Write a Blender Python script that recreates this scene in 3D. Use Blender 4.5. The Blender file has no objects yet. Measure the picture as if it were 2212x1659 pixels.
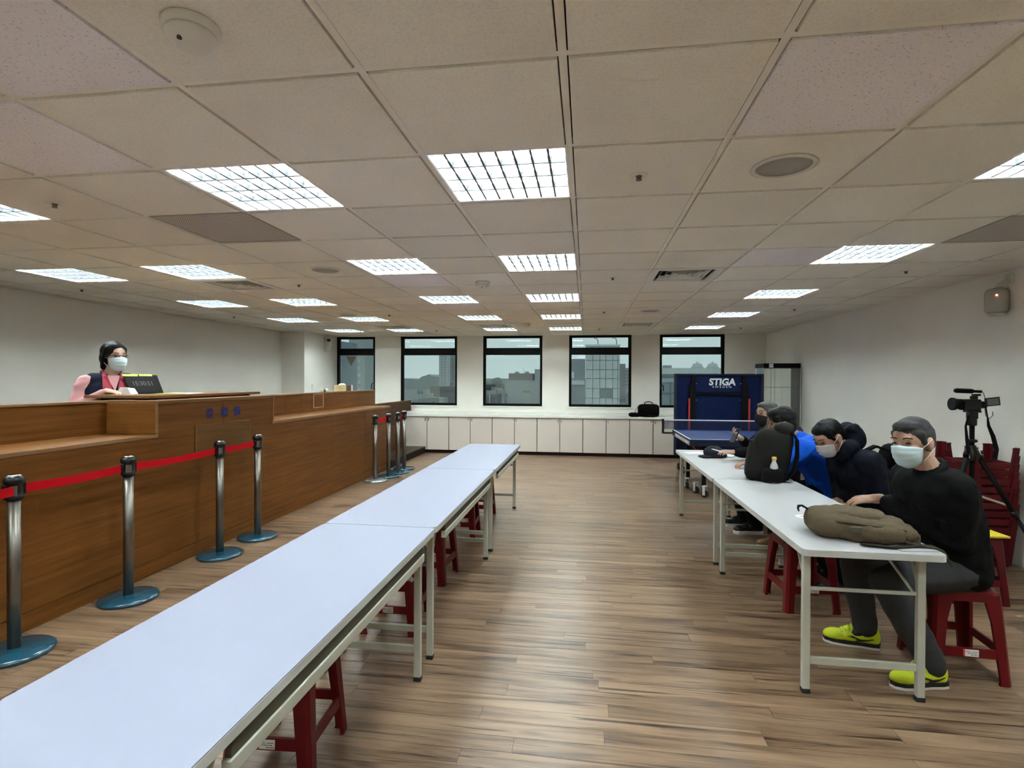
import bpy, bmesh, math, random
from math import pi, sin, cos, radians
from mathutils import Vector, Matrix, Euler, noise

random.seed(7)
scene = bpy.context.scene
COL = scene.collection

# ---------------------------------------------------------------- camera
CAM_H = 1.49
cam_d = bpy.data.cameras.new('camera')
cam_d.sensor_width = 36.0
cam_d.lens = 36.0 * 1150.8 / 2212.0
cam_d.clip_start = 0.05
cam_d.clip_end = 6000
cam = bpy.data.objects.new('camera', cam_d)
COL.objects.link(cam)
yaw, pitch, roll = radians(7.943), radians(-0.455), radians(0.217)
fw = Vector((-sin(yaw) * cos(pitch), cos(yaw) * cos(pitch), sin(pitch)))
rt = Vector((cos(yaw), sin(yaw), 0))
up = rt.cross(fw)
r2 = cos(roll) * rt + sin(roll) * up
u2 = -sin(roll) * rt + cos(roll) * up
cam.matrix_world = Matrix(((r2.x, u2.x, -fw.x, 0), (r2.y, u2.y, -fw.y, 0), (r2.z, u2.z, -fw.z, CAM_H), (0, 0, 0, 1)))
scene.camera = cam

# ---------------------------------------------------------------- world, exposure
world = bpy.data.worlds.new('overcast_sky')
scene.world = world
world.use_nodes = True
bg = world.node_tree.nodes['Background']
bg.inputs[0].default_value = (0.74, 0.80, 0.785, 1)
bg.inputs[1].default_value = 0.30
scene.view_settings.view_transform = 'Standard'
scene.view_settings.look = 'None'
scene.view_settings.gamma = 1.0
scene.view_settings.use_curve_mapping = False
scene.view_settings.exposure = 2.4
scene.cycles.max_bounces = 5
scene.cycles.diffuse_bounces = 4
scene.cycles.glossy_bounces = 2
scene.cycles.transparent_max_bounces = 10
scene.cycles.adaptive_threshold = 0.05
scene.cycles.use_light_tree = False
scene.cycles.caustics_reflective = False
scene.cycles.caustics_refractive = False
LAMP = 17.0            # radiance of the fluorescent tubes
LAMP_COL = (0.89, 1.0, 0.98)

# ---------------------------------------------------------------- materials
MATS = {}
def _nt(name):
    m = bpy.data.materials.new(name)
    m.use_nodes = True
    nt = m.node_tree
    return m, nt, nt.nodes, nt.links, nt.nodes['Principled BSDF']

def mat(name, col, rough=0.5, metal=0.0, spec=0.5, var=0.06, vscale=8.0, bump=0.0, bscale=60.0, stretch=(1, 1, 1), coat=0.0, sheen=0.0, detail=4.0, space='Object'):
    if name in MATS:
        return MATS[name]
    m, nt, N, L, b = _nt(name)
    tc = N.new('ShaderNodeTexCoord')
    mp = N.new('ShaderNodeMapping')
    mp.inputs['Scale'].default_value = stretch
    L.new(tc.outputs[space], mp.inputs[0])
    nz = N.new('ShaderNodeTexNoise')
    nz.inputs['Scale'].default_value = vscale
    nz.inputs['Detail'].default_value = detail
    L.new(mp.outputs[0], nz.inputs['Vector'])
    mx = N.new('ShaderNodeMix'); mx.data_type = 'RGBA'
    mx.inputs[6].default_value = (*[max(0, c * (1 - var)) for c in col], 1)
    mx.inputs[7].default_value = (*[min(1, c * (1 + var)) for c in col], 1)
    L.new(nz.outputs[0], mx.inputs[0])
    L.new(mx.outputs[2], b.inputs['Base Color'])
    b.inputs['Roughness'].default_value = rough
    b.inputs['Metallic'].default_value = metal
    b.inputs['Specular IOR Level'].default_value = spec
    if coat: b.inputs['Coat Weight'].default_value = coat
    if sheen: b.inputs['Sheen Weight'].default_value = sheen
    if bump:
        n2 = N.new('ShaderNodeTexNoise')
        n2.inputs['Scale'].default_value = bscale
        n2.inputs['Detail'].default_value = 3
        L.new(mp.outputs[0], n2.inputs['Vector'])
        bp = N.new('ShaderNodeBump')
        bp.inputs['Strength'].default_value = bump
        bp.inputs['Distance'].default_value = 0.004
        L.new(n2.outputs[0], bp.inputs['Height'])
        L.new(bp.outputs[0], b.inputs['Normal'])
    MATS[name] = m
    return m

def emis(name, col, strength):
    m, nt, N, L, b = _nt(name)
    b.inputs['Base Color'].default_value = (*col, 1)
    b.inputs['Emission Color'].default_value = (*col, 1)
    b.inputs['Emission Strength'].default_value = strength
    MATS[name] = m
    return m

def glass(name, col, alpha_reflect=0.08, rough=0.0):
    # thin architectural glass: tinted see-through plus a mirror reflection by fresnel
    m = bpy.data.materials.new(name); m.use_nodes = True
    nt = m.node_tree; N = nt.nodes; L = nt.links
    N.clear()
    out = N.new('ShaderNodeOutputMaterial')
    tr = N.new('ShaderNodeBsdfTransparent'); tr.inputs[0].default_value = (*col, 1)
    gl = N.new('ShaderNodeBsdfGlossy'); gl.inputs['Roughness'].default_value = rough
    gl.inputs[0].default_value = (1, 1, 1, 1)
    fr = N.new('ShaderNodeFresnel'); fr.inputs[0].default_value = 1.5
    ad = N.new('ShaderNodeMath'); ad.operation = 'ADD'; ad.use_clamp = True
    ad.inputs[1].default_value = alpha_reflect
    L.new(fr.outputs[0], ad.inputs[0])
    mx = N.new('ShaderNodeMixShader')
    L.new(ad.outputs[0], mx.inputs[0]); L.new(tr.outputs[0], mx.inputs[1]); L.new(gl.outputs[0], mx.inputs[2])
    L.new(mx.outputs[0], out.inputs[0])
    MATS[name] = m
    return m

def wood(name, ca, cb, axis='Y', rough=0.4, scale=1.0, tone=0.12, streak=22.0, spec=0.2):
    """veneer: long fine streaks along one axis, in world space so neighbours differ"""
    m, nt, N, L, b = _nt(name)
    ge = N.new('ShaderNodeNewGeometry')
    mp = N.new('ShaderNodeMapping')
    s = [streak, streak, streak]; s['XYZ'.index(axis)] = 0.9
    mp.inputs['Scale'].default_value = [v * scale for v in s]
    L.new(ge.outputs['Position'], mp.inputs[0])
    n1 = N.new('ShaderNodeTexNoise'); n1.inputs['Scale'].default_value = 1.6; n1.inputs['Detail'].default_value = 8; n1.inputs['Roughness'].default_value = 0.65
    L.new(mp.outputs[0], n1.inputs['Vector'])
    n2 = N.new('ShaderNodeTexNoise'); n2.inputs['Scale'].default_value = 1.1; n2.inputs['Detail'].default_value = 2
    L.new(ge.outputs['Position'], n2.inputs['Vector'])
    cr = N.new('ShaderNodeValToRGB')
    cr.color_ramp.elements[0].position = 0.3; cr.color_ramp.elements[0].color = (*ca, 1)
    cr.color_ramp.elements[1].position = 0.72; cr.color_ramp.elements[1].color = (*cb, 1)
    L.new(n1.outputs[0], cr.inputs[0])
    hs = N.new('ShaderNodeHueSaturation')
    mr = N.new('ShaderNodeMapRange'); mr.inputs[1].default_value = 0.3; mr.inputs[2].default_value = 0.7
    mr.inputs[3].default_value = 1 - tone; mr.inputs[4].default_value = 1 + tone
    L.new(n2.outputs[0], mr.inputs[0]); L.new(mr.outputs[0], hs.inputs['Value'])
    L.new(cr.outputs[0], hs.inputs['Color']); L.new(hs.outputs[0], b.inputs['Base Color'])
    b.inputs['Roughness'].default_value = rough
    b.inputs['Specular IOR Level'].default_value = spec
    MATS[name] = m
    return m

def floor_material():
    m, nt, N, L, b = _nt('oak_laminate')
    ge = N.new('ShaderNodeNewGeometry'); oi = N.new('ShaderNodeObjectInfo')
    ad = N.new('ShaderNodeMath'); ad.operation = 'ADD'
    L.new(ge.outputs['Random Per Island'], ad.inputs[0]); L.new(oi.outputs['Random'], ad.inputs[1])
    fr = N.new('ShaderNodeMath'); fr.operation = 'FRACT'; L.new(ad.outputs[0], fr.inputs[0])
    of = N.new('ShaderNodeMath'); of.operation = 'MULTIPLY'; of.inputs[1].default_value = 57.0; L.new(fr.outputs[0], of.inputs[0])
    cx = N.new('ShaderNodeCombineXYZ'); L.new(of.outputs[0], cx.inputs[0]); L.new(of.outputs[0], cx.inputs[2])
    va = N.new('ShaderNodeVectorMath'); va.operation = 'ADD'
    L.new(ge.outputs['Position'], va.inputs[0]); L.new(cx.outputs[0], va.inputs[1])
    mp = N.new('ShaderNodeMapping'); mp.inputs['Scale'].default_value = (0.9, 11.0, 1.0); L.new(va.outputs[0], mp.inputs[0])
    n1 = N.new('ShaderNodeTexNoise'); n1.inputs['Scale'].default_value = 1.5; n1.inputs['Detail'].default_value = 9; n1.inputs['Roughness'].default_value = 0.62; n1.inputs['Distortion'].default_value = 0.6
    L.new(mp.outputs[0], n1.inputs['Vector'])
    cr = N.new('ShaderNodeValToRGB')
    e = cr.color_ramp.elements
    e[0].position = 0.30; e[0].color = (0.045, 0.023, 0.011, 1)
    e[1].position = 0.43; e[1].color = (0.17, 0.100, 0.057, 1)
    e2 = cr.color_ramp.elements.new(0.55); e2.color = (0.265, 0.166, 0.100, 1)
    e3 = cr.color_ramp.elements.new(0.78); e3.color = (0.345, 0.228, 0.143, 1)
    L.new(n1.outputs[0], cr.inputs[0])
    # sparse dark cracks
    mp2 = N.new('ShaderNodeMapping'); mp2.inputs['Scale'].default_value = (1.2, 52.0, 1.0); L.new(va.outputs[0], mp2.inputs[0])
    n2 = N.new('ShaderNodeTexNoise'); n2.inputs['Scale'].default_value = 1.0; n2.inputs['Detail'].default_value = 6; n2.inputs['Distortion'].default_value = 0.9
    L.new(mp2.outputs[0], n2.inputs['Vector'])
    c2 = N.new('ShaderNodeValToRGB'); c2.color_ramp.elements[0].position = 0.345; c2.color_ramp.elements[0].color = (0.22, 0.17, 0.14, 1)
    c2.color_ramp.elements[1].position = 0.395; c2.color_ramp.elements[1].color = (1, 1, 1, 1)
    L.new(n2.outputs[0], c2.inputs[0])
    mu = N.new('ShaderNodeMix'); mu.data_type = 'RGBA'; mu.blend_type = 'MULTIPLY'; mu.inputs[0].default_value = 1.0
    L.new(cr.outputs[0], mu.inputs[6]); L.new(c2.outputs[0], mu.inputs[7])
    # knots
    mp3 = N.new('ShaderNodeMapping'); mp3.inputs['Scale'].default_value = (1.6, 7.5, 1.0); L.new(va.outputs[0], mp3.inputs[0])
    vo = N.new('ShaderNodeTexVoronoi'); vo.inputs['Scale'].default_value = 0.8; L.new(mp3.outputs[0], vo.inputs['Vector'])
    c3 = N.new('ShaderNodeValToRGB'); c3.color_ramp.elements[0].position = 0.03; c3.color_ramp.elements[0].color = (0.28, 0.2, 0.15, 1)
    c3.color_ramp.elements[1].position = 0.11; c3.color_ramp.elements[1].color = (1, 1, 1, 1)
    L.new(vo.outputs['Distance'], c3.inputs[0])
    mu2 = N.new('ShaderNodeMix'); mu2.data_type = 'RGBA'; mu2.blend_type = 'MULTIPLY'; mu2.inputs[0].default_value = 0.85
    L.new(mu.outputs[2], mu2.inputs[6]); L.new(c3.outputs[0], mu2.inputs[7])
    hs = N.new('ShaderNodeHueSaturation')
    mr = N.new('ShaderNodeMapRange'); mr.inputs[3].default_value = 0.86; mr.inputs[4].default_value = 1.1
    L.new(fr.outputs[0], mr.inputs[0]); L.new(mr.outputs[0], hs.inputs['Value'])
    L.new(mu2.outputs[2], hs.inputs['Color']); L.new(hs.outputs[0], b.inputs['Base Color'])
    b.inputs['Roughness'].default_value = 0.33
    b.inputs['Specular IOR Level'].default_value = 0.7
    MATS['floor'] = m
    return m

def panel_material(name, col, spots):
    m, nt, N, L, b = _nt(name)
    ge = N.new('ShaderNodeNewGeometry')
    n1 = N.new('ShaderNodeTexNoise'); n1.inputs['Scale'].default_value = 120; n1.inputs['Detail'].default_value = 3
    L.new(ge.outputs['Position'], n1.inputs['Vector'])
    n3 = N.new('ShaderNodeTexNoise'); n3.inputs['Scale'].default_value = 2.2; n3.inputs['Detail'].default_value = 3
    L.new(ge.outputs['Position'], n3.inputs['Vector'])
    oi = N.new('ShaderNodeObjectInfo')
    cr = N.new('ShaderNodeValToRGB')
    cr.color_ramp.elements[0].position = 0.30 if spots else 0.2
    cr.color_ramp.elements[0].color = (*[c * (0.62 if spots else 0.86) for c in col], 1)
    cr.color_ramp.elements[1].position = 0.40 if spots else 0.55
    cr.color_ramp.elements[1].color = (*col, 1)
    L.new(n1.outputs[0], cr.inputs[0])
    hs = N.new('ShaderNodeHueSaturation')
    a = N.new('ShaderNodeMath'); a.operation = 'MULTIPLY_ADD'; a.inputs[1].default_value = 0.07; a.inputs[2].default_value = 0.93
    L.new(oi.outputs['Random'], a.inputs[0])
    a2 = N.new('ShaderNodeMath'); a2.operation = 'MULTIPLY_ADD'; a2.inputs[1].default_value = 0.14; 
    L.new(n3.outputs[0], a2.inputs[0]); L.new(a.outputs[0], a2.inputs[2])
    L.new(a2.outputs[0], hs.inputs['Value'])
    L.new(cr.outputs[0], hs.inputs['Color']); L.new(hs.outputs[0], b.inputs['Base Color'])
    bp = N.new('ShaderNodeBump'); bp.inputs['Strength'].default_value = 0.35; bp.inputs['Distance'].default_value = 0.002
    L.new(n1.outputs[0], bp.inputs['Height']); L.new(bp.outputs[0], b.inputs['Normal'])
    b.inputs['Roughness'].default_value = 0.9
    b.inputs['Specular IOR Level'].default_value = 0.15
    MATS[name] = m
    return m

# ---------------------------------------------------------------- mesh builder
class MB:
    def __init__(s): s.v = []; s.f = []; s.sm = []
    def add(s, vs, fs, smooth=False):
        o = len(s.v); s.v += [tuple(v) for v in vs]
        s.f += [tuple(i + o for i in f) for f in fs]; s.sm += [smooth] * len(fs)
        return s
    def box(s, x0, x1, y0, y1, z0, z1, bev=0.0, M=None):
        if bev <= 0:
            vs = [(x, y, z) for z in (z0, z1) for y in (y0, y1) for x in (x0, x1)]
            fs = [(0, 2, 3, 1), (4, 5, 7, 6), (0, 1, 5, 4), (2, 6, 7, 3), (0, 4, 6, 2), (1, 3, 7, 5)]
        else:
            b = min(bev, (x1 - x0) / 2.01, (y1 - y0) / 2.01, (z1 - z0) / 2.01)
            bm = bmesh.new(); bmesh.ops.create_cube(bm, size=1)
            for v in bm.verts:
                v.co = (x0 + (v.co.x + .5) * (x1 - x0), y0 + (v.co.y + .5) * (y1 - y0), z0 + (v.co.z + .5) * (z1 - z0))
            bmesh.ops.bevel(bm, geom=bm.edges[:], offset=b, segments=2, affect='EDGES', profile=0.5)
            bm.verts.index_update()
            vs = [tuple(v.co) for v in bm.verts]; fs = [tuple(v.index for v in f.verts) for f in bm.faces]; bm.free()
        if M is not None: vs = [M @ Vector(v) for v in vs]
        return s.add(vs, fs)
    def cyl(s, p0, p1, r0, r1=None, n=16, cap=True, smooth=True):
        r1 = r0 if r1 is None else r1
        p0 = Vector(p0); p1 = Vector(p1); d = (p1 - p0)
        if d.length < 1e-9: return s
        q = d.to_track_quat('Z', 'Y').to_matrix()
        vs = []
        for p, r in ((p0, r0), (p1, r1)):
            for i in range(n):
                a = 2 * pi * i / n; vs.append(p + q @ Vector((r * cos(a), r * sin(a), 0)))
        fs = [(i, (i + 1) % n, n + (i + 1) % n, n + i) for i in range(n)]
        s.add(vs, fs, smooth)
        if cap: 
            o = len(s.v) - 2 * n
            s.f.append(tuple(o + i for i in reversed(range(n)))); s.sm.append(False)
            s.f.append(tuple(o + n + i for i in range(n))); s.sm.append(False)
        return s
    def lathe(s, prof, c=(0, 0, 0), n=24, smooth=True):
        """prof: (r, z) from bottom to top"""
        vs = []; fs = []
        for r, z in prof:
            for i in range(n):
                a = 2 * pi * i / n; vs.append((c[0] + r * cos(a), c[1] + r * sin(a), c[2] + z))
        for k in range(len(prof) - 1):
            for i in range(n):
                j = (i + 1) % n; fs.append((k * n + i, k * n + j, (k + 1) * n + j, (k + 1) * n + i))
        s.add(vs, fs, smooth)
        o = len(s.v) - len(vs)
        s.f.append(tuple(o + i for i in reversed(range(n)))); s.sm.append(False)
        s.f.append(tuple(o + (len(prof) - 1) * n + i for i in range(n))); s.sm.append(False)
        return s
    def prism(s, poly, y0, y1, plane='XZ', smooth=False):
        """extrude a 2-D polygon along the third axis"""
        n = len(poly)
        def P(a, b, c): return (a, c, b) if plane == 'XZ' else ((a, b, c) if plane == 'XY' else (c, a, b))
        vs = [P(a, b, y0) for a, b in poly] + [P(a, b, y1) for a, b in poly]
        fs = [(i, (i + 1) % n, n + (i + 1) % n, n + i) for i in range(n)] + [tuple(reversed(range(n))), tuple(range(n, 2 * n))]
        return s.add(vs, fs, smooth)
    def tube(s, pts, r, n=8, smooth=True, radii=None):
        pts = [Vector(p) for p in pts]; m = len(pts); vs = []
        prev = None
        for i, p in enumerate(pts):
            d = (pts[min(i + 1, m - 1)] - pts[max(i - 1, 0)]).normalized()
            if prev is None:
                a = Vector((0, 0, 1)) if abs(d.z) < .9 else Vector((1, 0, 0)); x = d.cross(a).normalized()
            else:
                x = (prev - d * prev.dot(d)).normalized()
            prev = x; y = d.cross(x)
            rr = radii[i] if radii else r
            for k in range(n):
                t = 2 * pi * k / n; vs.append(p + x * rr * cos(t) + y * rr * sin(t))
        fs = [(i * n + k, i * n + (k + 1) % n, (i + 1) * n + (k + 1) % n, (i + 1) * n + k) for i in range(m - 1) for k in range(n)]
        fs += [tuple(reversed(range(n))), tuple((m - 1) * n + k for k in range(n))]
        return s.add(vs, fs, smooth)
    def strip(s, pts, side, w, t):
        """flat ribbon along pts; side = width direction, t thickness"""
        pts = [Vector(p) for p in pts]; m = len(pts); vs = []
        for i, p in enumerate(pts):
            d = (pts[min(i + 1, m - 1)] - pts[max(i - 1, 0)]).normalized()
            sd = Vector(side); sd = (sd - d * sd.dot(d)).normalized(); nn = d.cross(sd)
            ww = w[i] if isinstance(w, (list, tuple)) else w
            for a, b in ((-1, -1), (1, -1), (1, 1), (-1, 1)): vs.append(p + sd * a * ww / 2 + nn * b * t / 2)
        fs = [(i * 4 + k, i * 4 + (k + 1) % 4, (i + 1) * 4 + (k + 1) % 4, (i + 1) * 4 + k) for i in range(m - 1) for k in range(4)]
        fs += [(3, 2, 1, 0), tuple((m - 1) * 4 + k for k in range(4))]
        return s.add(vs, fs)
    def ell(s, c, r, M=None, n=16, e=1.0):
        """ellipsoid / superellipsoid (e<1 boxy)"""
        vs = []; fs = []; h = n // 2
        def sp(a): return math.copysign(abs(a) ** e, a)
        for j in range(1, h):
            ph = -pi / 2 + pi * j / h
            for i in range(n):
                th = 2 * pi * i / n
                vs.append(Vector((r[0] * sp(cos(ph)) * sp(cos(th)), r[1] * sp(cos(ph)) * sp(sin(th)), r[2] * sp(sin(ph)))))
        b = len(vs); vs.append(Vector((0, 0, -r[2]))); vs.append(Vector((0, 0, r[2])))
        for j in range(h - 2):
            for i in range(n):
                k = (i + 1) % n; fs.append((j * n + i, j * n + k, (j + 1) * n + k, (j + 1) * n + i))
        for i in range(n):
            k = (i + 1) % n; fs.append((b, k, i)); fs.append((b + 1, (h - 2) * n + i, (h - 2) * n + k))
        if M is not None: vs = [M @ v for v in vs]
        c = Vector(c)
        return s.add([v + c for v in vs], fs, True)
    def cap(s, p0, r0, p1, r1, n=12):
        """tapered capsule"""
        p0 = Vector(p0); p1 = Vector(p1); d = p1 - p0
        if d.length < 1e-6: return s.ell(p0, (r0, r0, r0), n=n)
        L = d.length; q = d.to_track_quat('Z', 'Y').to_matrix()
        prof = [(r0 * cos(a), -r0 * sin(a)) for a in (1.3, 0.9, 0.45)] + [(r0, 0), (r1, L)] + [(r1 * cos(a), L + r1 * sin(a)) for a in (0.45, 0.9, 1.3)]
        vs = []; fs = []
        for r, z in prof:
            for i in range(n):
                a = 2 * pi * i / n; vs.append(p0 + q @ Vector((r * cos(a), r * sin(a), z)))
        m = len(prof)
        for k in range(m - 1):
            for i in range(n):
                j = (i + 1) % n; fs.append((k * n + i, k * n + j, (k + 1) * n + j, (k + 1) * n + i))
        fs.append(tuple(reversed(range(n)))); fs.append(tuple((m - 1) * n + i for i in range(n)))
        return s.add(vs, fs, True)
    def xf(s, M):
        s.v = [tuple(M @ Vector(v)) for v in s.v]; return s
    def mesh(s, name):
        me = bpy.data.meshes.new(name)
        me.from_pydata(s.v, [], s.f)
        me.polygons.foreach_set('use_smooth', s.sm)
        me.update()
        return me
    def build(s, name, material, parent=None, label=None):
        return link(name, s.mesh(name), material, parent, label)

def link(name, me, material=None, parent=None, label=None):
    if material is not None:
        me.materials.clear(); me.materials.append(MATS[material] if isinstance(material, str) else material)
    o = bpy.data.objects.new(name, me); COL.objects.link(o)
    if parent is not None: o.parent = parent
    if label: o['label'] = label
    return o

def tag(o, label, cat, group=None):
    o['label'] = label; o['category'] = cat
    if group: o['group'] = group
    return o

def thing(name, label, cat, loc=(0, 0, 0), rz=0.0, group=None):
    o = bpy.data.objects.new(name, None); COL.objects.link(o)
    o.empty_display_size = 0.1
    o.location = loc; o.rotation_euler = (0, 0, rz)
    return tag(o, label, cat, group)

def struct(o):
    o['kind'] = 'structure'; return o

def dup(o, loc=None, rz=None, label=None, group=None, parent=None):
    c = o.copy(); COL.objects.link(c)
    if parent is not None: c.parent = parent
    if loc is not None: c.location = loc
    if rz is not None: c.rotation_euler = (0, 0, rz)
    if label: c['label'] = label
    if group: c['group'] = group
    for ch in KIDS.get(o.name, list(o.children)):
        dup(ch, parent=c)
    return c
KIDS = {}

def text_mesh(name, body, size, material, M, parent=None, depth=0.001, label=None, shear=0.0, bold=0.0):
    cu = bpy.data.curves.new(name, 'FONT'); cu.body = body; cu.size = size; cu.extrude = depth; cu.align_x = 'CENTER'; cu.align_y = 'CENTER'
    cu.shear = shear; cu.offset = bold; cu.resolution_u = 3
    to = bpy.data.objects.new(name, cu); COL.objects.link(to)
    dg = bpy.context.evaluated_depsgraph_get()
    me = bpy.data.meshes.new_from_object(to.evaluated_get(dg)); me.name = name
    bpy.data.objects.remove(to); bpy.data.curves.remove(cu)
    me.transform(M)
    return link(name, me, material, parent, label)

# ---------------------------------------------------------------- palette
floor_material()
panel_material('ceiling_tile', (0.86, 0.83, 0.745), False)
panel_material('ceiling_tile_new', (0.88, 0.845, 0.87), True)
mat('grid_metal', (0.88, 0.84, 0.75), 0.5, var=0.05)
mat('wall_paint', (0.905, 0.89, 0.82), 0.85, spec=0.2, var=0.03, vscale=3, bump=0.15, bscale=220)
mat('slab', (0.12, 0.11, 0.10), 0.9)
mat('void_dark', (0.03, 0.03, 0.03), 0.9)
wood('counter_wood', (0.120, 0.042, 0.007), (0.225, 0.085, 0.017), 'Y', rough=0.5, spec=0.18)
wood('counter_wood_cross', (0.120, 0.042, 0.007), (0.225, 0.085, 0.017), 'X', rough=0.5, spec=0.18)
wood('counter_edge', (0.24, 0.125, 0.055), (0.33, 0.185, 0.09), 'Y', rough=0.4)
wood('patch_wood', (0.115, 0.050, 0.012), (0.20, 0.095, 0.027), 'Y', rough=0.5, streak=14, tone=0.05)
wood('desk_wood', (0.17, 0.075, 0.025), (0.27, 0.135, 0.052), 'Y', rough=0.35)
wood('dark_wood', (0.030, 0.016, 0.010), (0.065, 0.037, 0.025), 'Y', rough=0.35)
wood('partition_wood', (0.075, 0.038, 0.020), (0.14, 0.075, 0.042), 'Y', rough=0.6, spec=0.08)
mat('tape_tan', (0.55, 0.36, 0.23), 0.6)
mat('seam_dark', (0.05, 0.022, 0.008), 0.8)
mat('cabinet_white', (0.70, 0.635, 0.57), 0.5, var=0.03, vscale=2, spec=0.3)
mat('counter_white', (0.84, 0.82, 0.76), 0.35, var=0.04, vscale=5)
mat('plinth_dark', (0.016, 0.008, 0.007), 0.5, spec=0.2)
mat('frame_black', (0.003, 0.003, 0.003), 0.5, spec=0.15)
mat('sill_white', (0.82, 0.81, 0.76), 0.6, spec=0.2)
glass('window_glass', (0.66, 0.74, 0.74), 0.05)
glass('case_glass', (0.975, 0.99, 0.985), 0.0)
mat('glass_edge', (0.12, 0.22, 0.19), 0.2)
mat('table_white', (0.275, 0.285, 0.365), 0.42, var=0.015, vscale=3, spec=0.22)
mat('table_grey', (0.50, 0.49, 0.50), 0.38, var=0.03, vscale=200)
mat('table_edge', (0.52, 0.53, 0.50), 0.45)
mat('table_metal', (0.46, 0.46, 0.39), 0.45, spec=0.5, var=0.05)
mat('table_under', (0.10, 0.092, 0.068), 0.85, spec=0.1)
mat('rubber_black', (0.012, 0.012, 0.012), 0.6)
mat('stool_red', (0.125, 0.004, 0.006), 0.38, var=0.10, vscale=5, spec=0.25)
mat('stool_dark_red', (0.105, 0.004, 0.008), 0.42, var=0.12, vscale=5, spec=0.25)
mat('sticker_white', (0.80, 0.78, 0.76), 0.6)
mat('print_dark', (0.05, 0.05, 0.06), 0.7)
mat('print_red', (0.62, 0.03, 0.05), 0.6)
mat('steel', (0.22, 0.20, 0.175), 0.36, metal=1.0, var=0.08, vscale=30, stretch=(6, 6, 0.5))
mat('chrome', (0.8, 0.8, 0.82), 0.12, metal=1.0)
mat('plastic_black', (0.005, 0.005, 0.006), 0.3, spec=0.4)
mat('matte_black', (0.006, 0.006, 0.006), 0.7, spec=0.15)
mat('film_blue', (0.010, 0.068, 0.110), 0.16, var=0.35, vscale=12, bump=0.5, bscale=22, coat=0.6)
mat('film_clear', (0.42, 0.47, 0.48), 0.15, metal=0.6, var=0.2, vscale=12)
mat('belt_red', (0.52, 0.006, 0.012), 0.8, spec=0.1, var=0.05, vscale=90)
mat('louver', (0.10, 0.105, 0.115), 0.35, spec=0.3)
mat('reflector', (0.88, 0.90, 0.93), 0.35, spec=0.6)
mat('fixture_white', (0.80, 0.80, 0.78), 0.4)
emis('tube_light', LAMP_COL, LAMP)
mat('vent_grey', (0.40, 0.38, 0.34), 0.6, spec=0.2)
mat('plastic_cream', (0.76, 0.74, 0.68), 0.4)
mat('plastic_ivory', (0.66, 0.63, 0.54), 0.35)
mat('sprinkler_metal', (0.16, 0.13, 0.11), 0.4, metal=0.7)

def perforated_material():
    m, nt, N, L, b = _nt('perforated')
    ge = N.new('ShaderNodeNewGeometry')
    sc = N.new('ShaderNodeVectorMath'); sc.operation = 'SCALE'; sc.inputs['Scale'].default_value = 1 / 0.0145
    L.new(ge.outputs['Position'], sc.inputs[0])
    frv = N.new('ShaderNodeVectorMath'); frv.operation = 'FRACTION'; L.new(sc.outputs[0], frv.inputs[0])
    sb = N.new('ShaderNodeVectorMath'); sb.operation = 'SUBTRACT'; sb.inputs[1].default_value = (0.5, 0.5, 0); L.new(frv.outputs[0], sb.inputs[0])
    sx = N.new('ShaderNodeSeparateXYZ'); L.new(sb.outputs[0], sx.inputs[0])
    cb = N.new('ShaderNodeCombineXYZ'); L.new(sx.outputs[0], cb.inputs[0]); L.new(sx.outputs[1], cb.inputs[1])
    ln = N.new('ShaderNodeVectorMath'); ln.operation = 'LENGTH'; L.new(cb.outputs[0], ln.inputs[0])
    cr = N.new('ShaderNodeValToRGB'); cr.color_ramp.elements[0].position = 0.26; cr.color_ramp.elements[0].color = (0.02, 0.018, 0.016, 1)
    cr.color_ramp.elements[1].position = 0.33; cr.color_ramp.elements[1].color = (0.66, 0.61, 0.55, 1)
    L.new(ln.outputs['Value'], cr.inputs[0]); L.new(cr.outputs[0], b.inputs['Base Color'])
    b.inputs['Roughness'].default_value = 0.7
    MATS['perforated'] = m
perforated_material()

# ================================================================ ROOM SHELL
XL, XR, YB, YF, ZC = -5.85, 3.46, 10.93, -2.6, 2.415
GX, GY, T = -0.0716, 1.5179, 0.6

# ---- floor: strips of laminate laid across the room
base = MB().box(XL - .3, XR + .3, YF - .3, YB + .3, -0.12, -0.008).build('floor', 'slab')
struct(base)
PW, PL = 0.095, 1.2
plank_me = MB().box(0.0008, PL - 0.0008, 0.0007, PW - 0.0007, -0.008, 0.0).mesh('plank')
plank_me.materials.append(MATS['floor'])
rest = MB(); nplank = 0
row = 0; y = 1.62
first_rows = True
rows = []
yy = 1.62
while yy < YB: rows.append(yy); yy += PW
yy = 1.62 - PW
back_rows = []
while yy > YF: back_rows.append(yy); yy -= PW
for k, y in enumerate(rows + back_rows):
    off = random.random() * PL
    x = XL - off
    while x < XR:
        x0, x1 = max(x, XL), min(x + PL, XR)
        y1 = min(PW, YB - y)
        vis = -3.3 < x1 and k < len(rows)
        if vis and nplank < 300 and y > 1.6:
            o = bpy.data.objects.new('plank', plank_me); COL.objects.link(o); o.parent = base
            o.location = (x0, y, 0); o.scale.x = (x1 - x0) / PL if (x1 - x0) < PL - 1e-4 else 1.0
            if y1 < PW: o.scale.y = y1 / PW
            nplank += 1
        elif x1 - x0 > 0.002:
            rest.box(x0 + .0008, x1 - .0008, y + .0007, y + y1 - .0007, -0.008, 0.0)
        x += PL
ro = rest.build('planks', 'floor', base); ro['kind'] = 'stuff'

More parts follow.
